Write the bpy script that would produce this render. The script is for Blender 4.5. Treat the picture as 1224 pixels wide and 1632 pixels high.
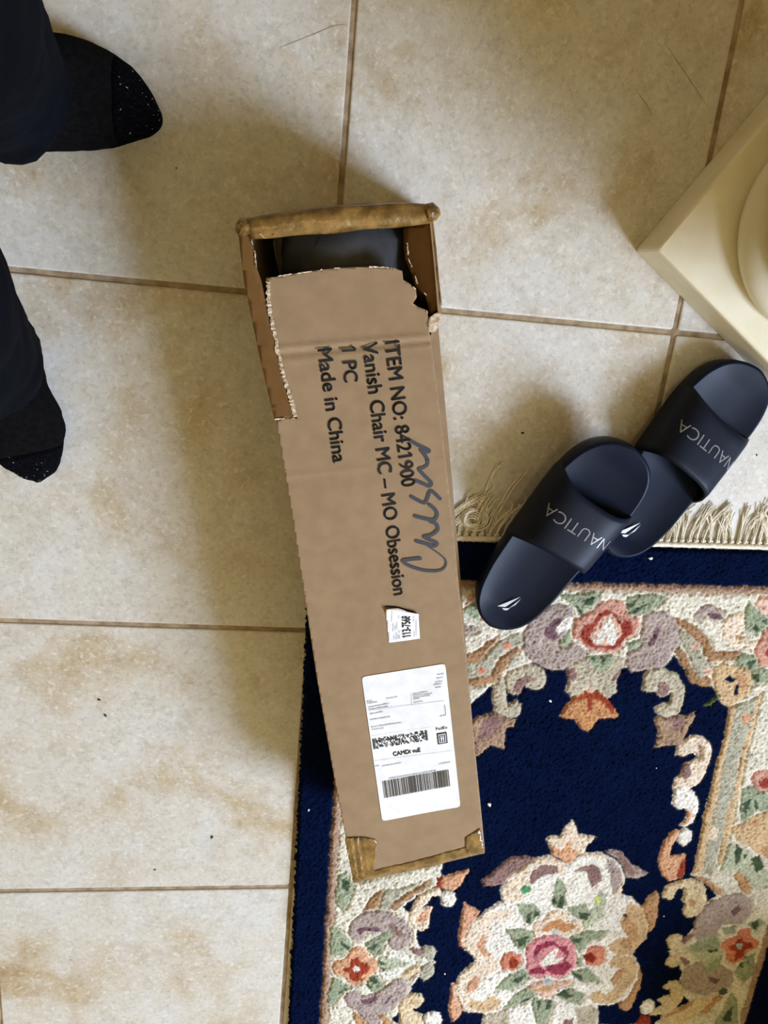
import bpy, bmesh, math, random
import numpy as np
from mathutils import Vector, Matrix
from mathutils.geometry import delaunay_2d_cdt

random.seed(7)
rng = np.random.default_rng(7)
for o in list(bpy.data.objects):
    bpy.data.objects.remove(o)
scene = bpy.context.scene
COL = scene.collection

# ------------------------------------------------------------------ camera
TILE = 0.457                                    # floor tile pitch (18 inch)
F = 1180.0                                      # focal length for a 1224 x 1632 frame
R = np.array([[0.98869329, -0.09438734, -0.11651868],
              [0.05505872, 0.95127123, -0.30340006],
              [0.13947799, 0.29355423, 0.94571233]])
D3 = np.diag([1.0, -1.0, -1.0])
CAM = np.array([-0.05162, 0.02578, 0.96306])    # metres, z up, origin on a tile joint
RW = R @ D3                                     # world -> camera (x right, y down, z forward)
cam_data = bpy.data.cameras.new('camera')
cam_data.sensor_fit = 'HORIZONTAL'
cam_data.sensor_width = 36.0
cam_data.lens = F / 1224.0 * 36.0
cam_data.clip_start = 0.02
cam = bpy.data.objects.new('camera', cam_data)
COL.objects.link(cam)
M = Matrix.Identity(4)
for i in range(3):
    M[i][0], M[i][1], M[i][2], M[i][3] = RW[0][i], -RW[1][i], -RW[2][i], CAM[i]
cam.matrix_world = M
scene.camera = cam


def at(u, v, h=0.0):
    """floor-plan position (metres) of a photo pixel for something at height h"""
    d = RW.T @ np.array([(u - 612.0) / F, (v - 816.0) / F, 1.0])
    t = (h - CAM[2]) / d[2]
    return np.array([CAM[0] + t * d[0], CAM[1] + t * d[1]])


# ------------------------------------------------------------------ world, lights, exposure
world = bpy.data.worlds.new('world')
scene.world = world
world.use_nodes = True
world.node_tree.nodes['Background'].inputs[0].default_value = (0.62, 0.78, 1.0, 1)
world.node_tree.nodes['Background'].inputs[1].default_value = 0.6
vs = scene.view_settings
vs.view_transform = 'Standard'
vs.look = 'None'
vs.gamma = 1.0
vs.use_curve_mapping = False
vs.exposure = -0.12
scene.cycles.max_bounces = 7
scene.cycles.diffuse_bounces = 5
scene.cycles.glossy_bounces = 3
scene.cycles.transmission_bounces = 4
scene.cycles.caustics_reflective = False
scene.cycles.caustics_refractive = False

ROOM = dict(x0=-3.199, x1=4.113, y0=-4.570, y1=2.742, h=5.2)
WIN = dict(y0=-4.00, y1=-1.80, z0=2.30, z1=4.90)


def area(name, loc, target, sx, sy, power, col):
    l = bpy.data.lights.new(name, 'AREA')
    l.shape = 'RECTANGLE'
    l.size, l.size_y = sx, sy
    l.energy = power
    l.color = col
    o = bpy.data.objects.new(name, l)
    COL.objects.link(o)
    o.location = loc
    o.rotation_euler = (Vector(target) - Vector(loc)).to_track_quat('-Z', 'Y').to_euler()
    return o


# daylight at the tall hall window, and a warm fill light added at the ceiling
area('window_daylight', (ROOM['x1'] - 0.02, (WIN['y0'] + WIN['y1']) / 2, (WIN['z0'] + WIN['z1']) / 2), (0.0, (WIN['y0'] + WIN['y1']) / 2, (WIN['z0'] + WIN['z1']) / 2), 2.2, 2.6, 980, (0.63, 0.76, 1.0))
area('added_fill_light', (-0.6, -0.4, ROOM['h'] - 0.1), (-0.6, -0.4, 0), 0.5, 0.5, 14.0, (1.0, 0.79, 0.38))


# ------------------------------------------------------------------ helpers
def s2l(c):
    return tuple((x / 255.0 / 12.92) if x / 255.0 <= 0.04045 else ((x / 255.0 + 0.055) / 1.055) ** 2.4 for x in c)


def tag(o, label, cat, group=None, kind=None):
    if label: o['label'] = label
    if cat: o['category'] = cat
    if group: o['group'] = group
    if kind: o['kind'] = kind
    return o


def empty(name, loc=(0, 0, 0)):
    o = bpy.data.objects.new(name, None)
    COL.objects.link(o)
    o.location = loc
    o.empty_display_size = 0.05
    return o


def obj(name, verts, faces, mat, parent=None, smooth=False, label=None):
    me = bpy.data.meshes.new(name)
    me.from_pydata([tuple(map(float, v)) for v in verts], [], [tuple(f) for f in faces])
    me.update()
    if smooth:
        me.polygons.foreach_set('use_smooth', [True] * len(me.polygons))
    o = bpy.data.objects.new(name, me)
    COL.objects.link(o)
    if mat: me.materials.append(mat)
    if parent:
        o.parent = parent
        o.matrix_parent_inverse = Matrix.Translation(-Vector(parent.location)) if parent.rotation_euler.to_matrix() == Matrix.Identity(3) else Matrix.Identity(4)
    if label: o['label'] = label
    return o


class MB:
    """collects vertices and faces"""
    def __init__(s): s.v, s.f = [], []

    def add(s, verts, faces):
        n = len(s.v)
        s.v += [tuple(v) for v in verts]
        s.f += [tuple(i + n for i in f) for f in faces]
        return s

    def box(s, lo, hi):
        (a, b, c), (d, e, f) = lo, hi
        return s.add([(a, b, c), (d, b, c), (d, e, c), (a, e, c), (a, b, f), (d, b, f), (d, e, f), (a, e, f)],
                     [(0, 3, 2, 1), (4, 5, 6, 7), (0, 1, 5, 4), (1, 2, 6, 5), (2, 3, 7, 6), (3, 0, 4, 7)])

    def tube(s, pts, r, n=6, cap=True):
        pts = [np.array(p, float) for p in pts]
        base = len(s.v)
        for i, p in enumerate(pts):
            t = pts[min(i + 1, len(pts) - 1)] - pts[max(i - 1, 0)]
            t = t / (np.linalg.norm(t) + 1e-9)
            a = np.cross(t, (0, 0, 1.0))
            if np.linalg.norm(a) < 1e-4: a = np.array((1.0, 0, 0))
            a /= np.linalg.norm(a)
            b = np.cross(t, a)
            rr = r[i] if hasattr(r, '__len__') else r
            for k in range(n):
                th = 2 * math.pi * k / n
                s.v.append(tuple(p + rr * (math.cos(th) * a + math.sin(th) * b)))
        for i in range(len(pts) - 1):
            for k in range(n):
                a0, a1 = base + i * n + k, base + i * n + (k + 1) % n
                s.f.append((a0, a1, a1 + n, a0 + n))
        if cap:
            s.f.append(tuple(base + k for k in range(n))[::-1])
            s.f.append(tuple(base + (len(pts) - 1) * n + k for k in range(n)))
        return s

    def loft(s, rings, closed=True, cap=True):
        base = len(s.v)
        n = len(rings[0])
        for r_ in rings: s.v += [tuple(p) for p in r_]
        for i in range(len(rings) - 1):
            for k in range(n if closed else n - 1):
                a0, a1 = base + i * n + k, base + i * n + (k + 1) % n
                s.f.append((a0, a1, a1 + n, a0 + n))
        if cap and closed:
            s.f.append(tuple(base + k for k in range(n))[::-1])
            s.f.append(tuple(base + (len(rings) - 1) * n + k for k in range(n)))
        return s

    def build(s, name, mat, parent=None, smooth=False, label=None):
        return obj(name, s.v, s.f, mat, parent, smooth, label)


# ---- materials
def nodes_of(m):
    m.use_nodes = True
    nt = m.node_tree
    return nt, nt.nodes, nt.links, nt.nodes['Principled BSDF']


def mat_noise(name, c1, c2, scale=20, rough=0.6, bump=0.1, bscale=None, detail=4, spec=0.4, sheen=0, metallic=0, coords='Object', lo=0.35, hi=0.65, dist=0.002):
    m = bpy.data.materials.new(name)
    nt, N, L, P = nodes_of(m)
    tc = N.new('ShaderNodeTexCoord')
    no = N.new('ShaderNodeTexNoise')
    no.inputs['Scale'].default_value = scale
    no.inputs['Detail'].default_value = detail
    cr = N.new('ShaderNodeValToRGB')
    cr.color_ramp.elements[0].position, cr.color_ramp.elements[1].position = lo, hi
    cr.color_ramp.elements[0].color = (*c1, 1)
    cr.color_ramp.elements[1].color = (*c2, 1)
    L.new(tc.outputs[coords], no.inputs['Vector'])
    L.new(no.outputs['Fac'], cr.inputs['Fac'])
    L.new(cr.outputs['Color'], P.inputs['Base Color'])
    P.inputs['Roughness'].default_value = rough
    P.inputs['Specular IOR Level'].default_value = spec
    P.inputs['Metallic'].default_value = metallic
    if sheen: P.inputs['Sheen Weight'].default_value = sheen
    if bump:
        n2 = N.new('ShaderNodeTexNoise')
        n2.inputs['Scale'].default_value = bscale or scale * 3
        n2.inputs['Detail'].default_value = 3
        L.new(tc.outputs[coords], n2.inputs['Vector'])
        bp = N.new('ShaderNodeBump')
        bp.inputs['Strength'].default_value = bump
        bp.inputs['Distance'].default_value = dist
        L.new(n2.outputs['Fac'], bp.inputs['Height'])
        L.new(bp.outputs['Normal'], P.inputs['Normal'])
    return m


def mat_plain(name, c, rough=0.6, spec=0.4):
    return mat_noise(name, tuple(x * 0.94 for x in c), tuple(min(1, x * 1.06) for x in c), 60, rough, 0.03, 300, 2, spec)


def tile_material():
    m = bpy.data.materials.new('stone_tile')
    nt, N, L, P = nodes_of(m)
    tc = N.new('ShaderNodeTexCoord')
    oi = N.new('ShaderNodeObjectInfo')
    mul = N.new('ShaderNodeVectorMath'); mul.operation = 'SCALE'
    comb = N.new('ShaderNodeCombineXYZ')
    for k in range(3):
        L.new(oi.outputs['Random'], comb.inputs[k])
    L.new(comb.outputs[0], mul.inputs[0]); mul.inputs['Scale'].default_value = 37.0
    add = N.new('ShaderNodeVectorMath'); add.operation = 'ADD'
    L.new(tc.outputs['Object'], add.inputs[0]); L.new(mul.outputs[0], add.inputs[1])

    def noise(sc, det, rgh=0.6, dis=0.0):
        n = N.new('ShaderNodeTexNoise')
        n.inputs['Scale'].default_value = sc; n.inputs['Detail'].default_value = det
        n.inputs['Roughness'].default_value = rgh; n.inputs['Distortion'].default_value = dis
        L.new(add.outputs[0], n.inputs['Vector'])
        return n

    def ramp(src, stops):
        r_ = N.new('ShaderNodeValToRGB')
        e = r_.color_ramp.elements
        e[0].position, e[0].color = stops[0][0], (*stops[0][1], 1)
        e[1].position, e[1].color = stops[-1][0], (*stops[-1][1], 1)
        for p, c in stops[1:-1]:
            q = e.new(p); q.color = (*c, 1)
        L.new(src, r_.inputs['Fac'])
        return r_

    def mix(mode, fac, a, b):
        x = N.new('ShaderNodeMix'); x.data_type = 'RGBA'; x.blend_type = mode
        if isinstance(fac, float): x.inputs[0].default_value = fac
        else: L.new(fac, x.inputs[0])
        L.new(a, x.inputs[6]); L.new(b, x.inputs[7])
        return x.outputs[2]
    big = noise(5.5, 6, 0.66, 0.25)
    base = ramp(big.outputs['Fac'], [(0.25, s2l((168, 143, 106))), (0.37, s2l((190, 176, 151))), (0.47, s2l((203, 197, 185))), (0.64, s2l((207, 206, 201)))])
    mid = noise(34.0, 7, 0.74, 0.2)
    mc = ramp(mid.outputs['Fac'], [(0.33, (0.78, 0.74, 0.68)), (0.52, (0.97, 0.96, 0.94)), (0.68, (1.0, 1.0, 1.0))])
    c1 = mix('MULTIPLY', 0.75, base.outputs[0], mc.outputs[0])
    fine = noise(150.0, 5, 0.75, 0.2)
    fc = ramp(fine.outputs['Fac'], [(0.34, (0.66, 0.62, 0.56)), (0.50, (1, 1, 1)), (0.64, (1, 1, 1))])
    c2 = mix('MULTIPLY', 0.55, c1, fc.outputs[0])
    fl = ramp(noise(130.0, 4, 0.6, 0.3).outputs['Fac'], [(0.55, (0, 0, 0)), (0.68, (1, 1, 1))])
    wh = N.new('ShaderNodeRGB'); wh.outputs[0].default_value = (*s2l((224, 219, 208)), 1)
    flf = N.new('ShaderNodeMath'); flf.operation = 'MULTIPLY'; flf.inputs[1].default_value = 0.55
    L.new(fl.outputs[0], flf.inputs[0])
    c3 = mix('MIX', flf.outputs[0], c2, wh.outputs[0])
    L.new(c3, P.inputs['Base Color'])
    P.inputs['Roughness'].default_value = 0.42
    P.inputs['Specular IOR Level'].default_value = 0.45
    bp = N.new('ShaderNodeBump'); bp.inputs['Strength'].default_value = 0.25; bp.inputs['Distance'].default_value = 0.0015
    L.new(mid.outputs['Fac'], bp.inputs['Height']); L.new(bp.outputs['Normal'], P.inputs['Normal'])
    return m


def rug_material():
    m = bpy.data.materials.new('rug_pile')
    nt, N, L, P = nodes_of(m)
    a = N.new('ShaderNodeAttribute'); a.attribute_name = 'yarn'
    tc = N.new('ShaderNodeTexCoord')
    no = N.new('ShaderNodeTexNoise'); no.inputs['Scale'].default_value = 900; no.inputs['Detail'].default_value = 2
    L.new(tc.outputs['Object'], no.inputs['Vector'])
    L.new(a.outputs['Color'], P.inputs['Base Color'])
    P.inputs['Roughness'].default_value = 0.95
    P.inputs['Specular IOR Level'].default_value = 0.015
    bp = N.new('ShaderNodeBump'); bp.inputs['Strength'].default_value = 0.5; bp.inputs['Distance'].default_value = 0.001
    L.new(no.outputs['Fac'], bp.inputs['Height']); L.new(bp.outputs['Normal'], P.inputs['Normal'])
    return m


def cardboard_material(name, c, rough=0.75):
    """fluted kraft board: faint ribs across plus paper fibre"""
    m = mat_noise(name, tuple(x * 0.93 for x in c), tuple(x * 1.06 for x in c), 55, rough, 0.15, 700, 6, 0.25, dist=0.0008)
    return m


MT = {}
MT['tile'] = tile_material()
MT['grout'] = mat_noise('grout', s2l((134, 112, 86)), s2l((170, 150, 122)), 60, 0.9, 0.4, 500)
MT['wall'] = mat_plain('painted_wall', (0.40, 0.29, 0.12), 0.8, 0.2)
MT['ceiling'] = mat_plain('painted_ceiling', (0.38, 0.28, 0.13), 0.9, 0.2)
MT['trim'] = mat_plain('white_trim', (0.8, 0.78, 0.72), 0.5)
MT['rug'] = rug_material()
MT['backing'] = mat_plain('rug_backing', s2l((190, 178, 150)), 0.95, 0.1)
MT['fringe'] = mat_noise('cotton_fringe', s2l((228, 218, 192)), s2l((246, 240, 226)), 300, 0.9, 0.3, 1500, spec=0.1)
MT['card'] = cardboard_material('kraft_board', s2l((148, 123, 93)))
MT['card_dark'] = cardboard_material('kraft_board_under_tape', s2l((106, 74, 38)), 0.4)
MT['torn'] = mat_noise('torn_paper', s2l((168, 144, 112)), s2l((222, 208, 186)), 260, 0.9, 0.4, 900, spec=0.1)
MT['tape'] = mat_noise('packing_tape', s2l((94, 68, 30)), s2l((146, 112, 60)), 60, 0.22, 0.6, 120, 5, 0.6, dist=0.0018)
MT['ink'] = mat_plain('black_ink', (0.012, 0.011, 0.011), 0.6, 0.2)
MT['marker'] = mat_plain('grey_marker', (0.055, 0.058, 0.066), 0.6, 0.2)
MT['label'] = mat_plain('label_paper', (0.80, 0.80, 0.80), 0.55, 0.3)
MT['print'] = mat_plain('label_print', (0.035, 0.035, 0.04), 0.6, 0.2)
MT['print_grey'] = mat_plain('label_fine_print', (0.42, 0.43, 0.47), 0.6, 0.2)
MT['bag'] = mat_noise('chair_bag_cloth', (0.034, 0.034, 0.037), (0.052, 0.052, 0.056), 40, 0.5, 0.1, 500, spec=0.4)
MT['eva'] = mat_noise('navy_foam', (0.0024, 0.0060, 0.0190), (0.0033, 0.0078, 0.024), 30, 0.46, 0.05, 900, 3, 0.15)
MT['eva_strap'] = mat_noise('navy_strap', (0.0018, 0.0044, 0.0140), (0.0025, 0.0058, 0.018), 30, 0.5, 0.08, 1200, 3, 0.2)
MT['silver'] = mat_plain('silver_print', (0.62, 0.66, 0.72), 0.35, 0.6)
MT['emboss_glint'] = mat_plain('embossed_letter_glint', (0.22, 0.22, 0.235), 0.35, 0.6)
MT['stone'] = mat_noise('cream_stone', s2l((224, 215, 186)), s2l((236, 229, 206)), 14, 0.45, 0.08, 120, 5, 0.4)
MT['sock'] = mat_noise('black_knit', (0.0035, 0.0034, 0.004), (0.0065, 0.006, 0.006), 180, 0.95, 0.8, 900, 3, 0.03)
MT['sock_toe'] = mat_noise('black_terry', (0.0018, 0.0018, 0.003), (0.012, 0.013, 0.016), 420, 0.95, 1.0, 700, 4, 0.03, lo=0.5, hi=0.8)
MT['trouser'] = mat_noise('navy_trouser', (0.0014, 0.0020, 0.0042), (0.0026, 0.0036, 0.0068), 12, 0.9, 0.3, 600, 4, 0.05)
MT['lint'] = mat_plain('white_lint', (0.8, 0.8, 0.76), 0.9, 0.1)
MT['crumb'] = mat_plain('dark_crumb', (0.03, 0.028, 0.02), 0.9, 0.1)
MT['leafbit'] = mat_plain('green_crumb', (0.05, 0.07, 0.04), 0.9, 0.1)
MT['glass'] = bpy.data.materials.new('window_glass')
_nt, _N, _L, _P = nodes_of(MT['glass'])
_P.inputs['Transmission Weight'].default_value = 1.0
_P.inputs['Roughness'].default_value = 0.02
_P.inputs['Base Color'].default_value = (0.9, 0.96, 1, 1)
MT['lamp_glass'] = mat_plain('lamp_shade_glass', (0.85, 0.8, 0.7), 0.4)

# ------------------------------------------------------------------ room
x0, x1, y0, y1, H = ROOM['x0'], ROOM['x1'], ROOM['y0'], ROOM['y1'], ROOM['h']
floor = MB().box((x0, y0, -0.06), (x1, y1, -0.0022)).build('floor', MT['grout'])
tag(floor, 'beige stone tile floor with sunken tan grout joints', 'floor', kind='structure')


def tile_mesh():
    g, b = TILE / 2 - 0.0034, 0.0028
    rings = []
    for inset, z in ((0, -0.004), (0, -0.0016), (0.0006, -0.0007), (b * 0.55, -0.0002), (b, 0.0)):
        k, c = g - inset, 0.0022
        rings.append([(-k + c, -k, z), (k - c, -k, z), (k, -k + c, z), (k, k - c, z), (k - c, k, z), (-k + c, k, z), (-k, k - c, z), (-k, -k + c, z)])
    mb = MB().loft(rings)
    me = bpy.data.meshes.new('tile')
    me.from_pydata(mb.v, [], mb.f); me.update()
    me.materials.append(MT['tile'])
    return me


TM = tile_mesh()
nx, ny = round((x1 - x0) / TILE), round((y1 - y0) / TILE)
for i in range(nx):
    for j in range(ny):
        t = bpy.data.objects.new('tile', TM)
        COL.objects.link(t)
        t.parent = floor
        t.location = (x0 + (i + 0.5) * TILE, y0 + (j + 0.5) * TILE, random.uniform(-0.0004, 0.0004))
        t.rotation_euler = (0, 0, random.choice((0, 1, 2, 3)) * math.pi / 2)

W = 0.12
for nm, lo, hi, lab in (('wall_left', (x0 - W, y0, 0), (x0, y1, H), 'plain warm tan wall behind the standing person'),
                        ('wall_back', (x0 - W, y1, 0), (x1 + W, y1 + W, H), 'plain warm tan wall beyond the pedestal'),
                        ('wall_front', (x0 - W, y0 - W, 0), (x1 + W, y0, H), 'plain warm tan wall past the foot of the rug')):
    tag(MB().box(lo, hi).build(nm, MT['wall']), lab, 'wall', kind='structure')
mb = MB()
mb.box((x1, y0, 0), (x1 + W, WIN['y0'], H)).box((x1, WIN['y1'], 0), (x1 + W, y1, H)).box((x1, WIN['y0'], WIN['z1']), (x1 + W, WIN['y1'], H)).box((x1, WIN['y0'], 0), (x1 + W, WIN['y1'], WIN['z0']))
tag(mb.build('wall_right', MT['wall']), 'warm tan wall with the tall window', 'wall', kind='structure')
tag(MB().box((x0 - W, y0 - W, H), (x1 + W, y1 + W, H + 0.1)).build('ceiling', MT['ceiling']), 'tan ceiling above the hall', 'ceiling', kind='structure')
win = empty('window_1', (x1, (WIN['y0'] + WIN['y1']) / 2, WIN['z0']))
tag(win, 'tall white framed window high in the hall wall', 'window', kind='structure')
mb = MB()
mb.box((x1 + .03, WIN['y0'], WIN['z0']), (x1 + .09, WIN['y0'] + .05, WIN['z1'])).box((x1 + .03, WIN['y1'] - .05, WIN['z0']), (x1 + .09, WIN['y1'], WIN['z1'])).box((x1 + .03, WIN['y0'] + .05, WIN['z1'] - .05), (x1 + .09, WIN['y1'] - .05, WIN['z1'])).box((x1 + .03, WIN['y0'] + .05, WIN['z0']), (x1 + .09, WIN['y1'] - .05, WIN['z0'] + .05))
mb.build('window_frame', MT['trim'], win)
MB().box((x1 + .055, WIN['y0'] + .05, WIN['z0'] + .05), (x1 + .061, WIN['y1'] - .05, WIN['z1'] - .05)).build('pane', MT['glass'], win)
for nm, lo, hi in (('baseboard_left', (x0, y0, 0), (x0 + 0.015, y1, 0.1)), ('baseboard_back', (x0, y1 - 0.015, 0), (x1, y1, 0.1)), ('baseboard_front', (x0, y0, 0), (x1, y0 + 0.015, 0.1)), ('baseboard_right', (x1 - 0.015, y0, 0), (x1, y1, 0.1))):
    tag(MB().box(lo, hi).build(nm, MT['trim']), 'white baseboard along the %s wall' % nm.split('_')[1], 'baseboard', kind='structure')

# ------------------------------------------------------------------ rug
RC = np.array([0.4655, -1.0645])
RA = 0.0228
RCS, RSN = math.cos(RA), math.sin(RA)
RHW, RHL, RZ = 0.457, 0.762, 0.012


def rug_uv(p):
    d = np.asarray(p) - RC
    return np.array([d[0] * RCS + d[1] * RSN, -d[0] * RSN + d[1] * RCS])


def rug_xy(u, v):
    return RC[0] + u * RCS - v * RSN, RC[1] + u * RSN + v * RCS


CR = {'1': (720, 900, 4.7077), '2': (964, 900, 4.7077), '3': (720, 1060, 4.7077), '4': (964, 1090, 4.7077), '5': (720, 1290, 4.7077),
      '6': (964, 1270, 4.7077), '7': (720, 1450, 4.7077), '8': (964, 1450, 4.7077), '9': (500, 1430, 5.1), 'a': (440, 1300, 3.825), 'p': (0, 0, 1.0)}


def cpts(spec):
    """'1 x,y x,y 2 x,y' -> photo pixels, digits switch the crop the points were read in"""
    out, cur = [], 'p'
    for t in spec.split():
        if ',' not in t:
            cur = t
            continue
        x, y = t.split(',')
        a, b, s = CR[cur]
        out.append((a + float(x) / s, b + float(y) / s))
    return out


YARN = {k: s2l(v) for k, v in dict(
    navy=(6, 16, 44), stripe=(160, 132, 112), cream=(212, 206, 188), white=(226, 221, 210), lilac=(166, 150, 142), purple=(112, 86, 92),
    sage=(150, 158, 132), sagel=(180, 184, 158), green=(70, 84, 64), pink=(196, 148, 130), red=(146, 64, 52), ltpink=(210, 176, 156), brown=(158, 124, 92),
    greyg=(170, 166, 146), peach=(206, 158, 124), rust=(146, 62, 42), greyc=(180, 170, 148), mauve=(138, 110, 104), tanm=(158, 132, 108),
    tan=(198, 170, 132), tanb=(180, 142, 104), creamp=(222, 204, 182), crt=(208, 190, 156), orange=(184, 134, 92), rose=(206, 140, 142), drose=(140, 58, 76),
    coral=(200, 130, 104), dred=(130, 48, 36), peachb=(200, 154, 124), grey=(170, 180, 176), olive=(82, 92, 52), yellow=(196, 204, 96), gem=(92, 150, 108), dolive=(70, 62, 40)).items()}

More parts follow.
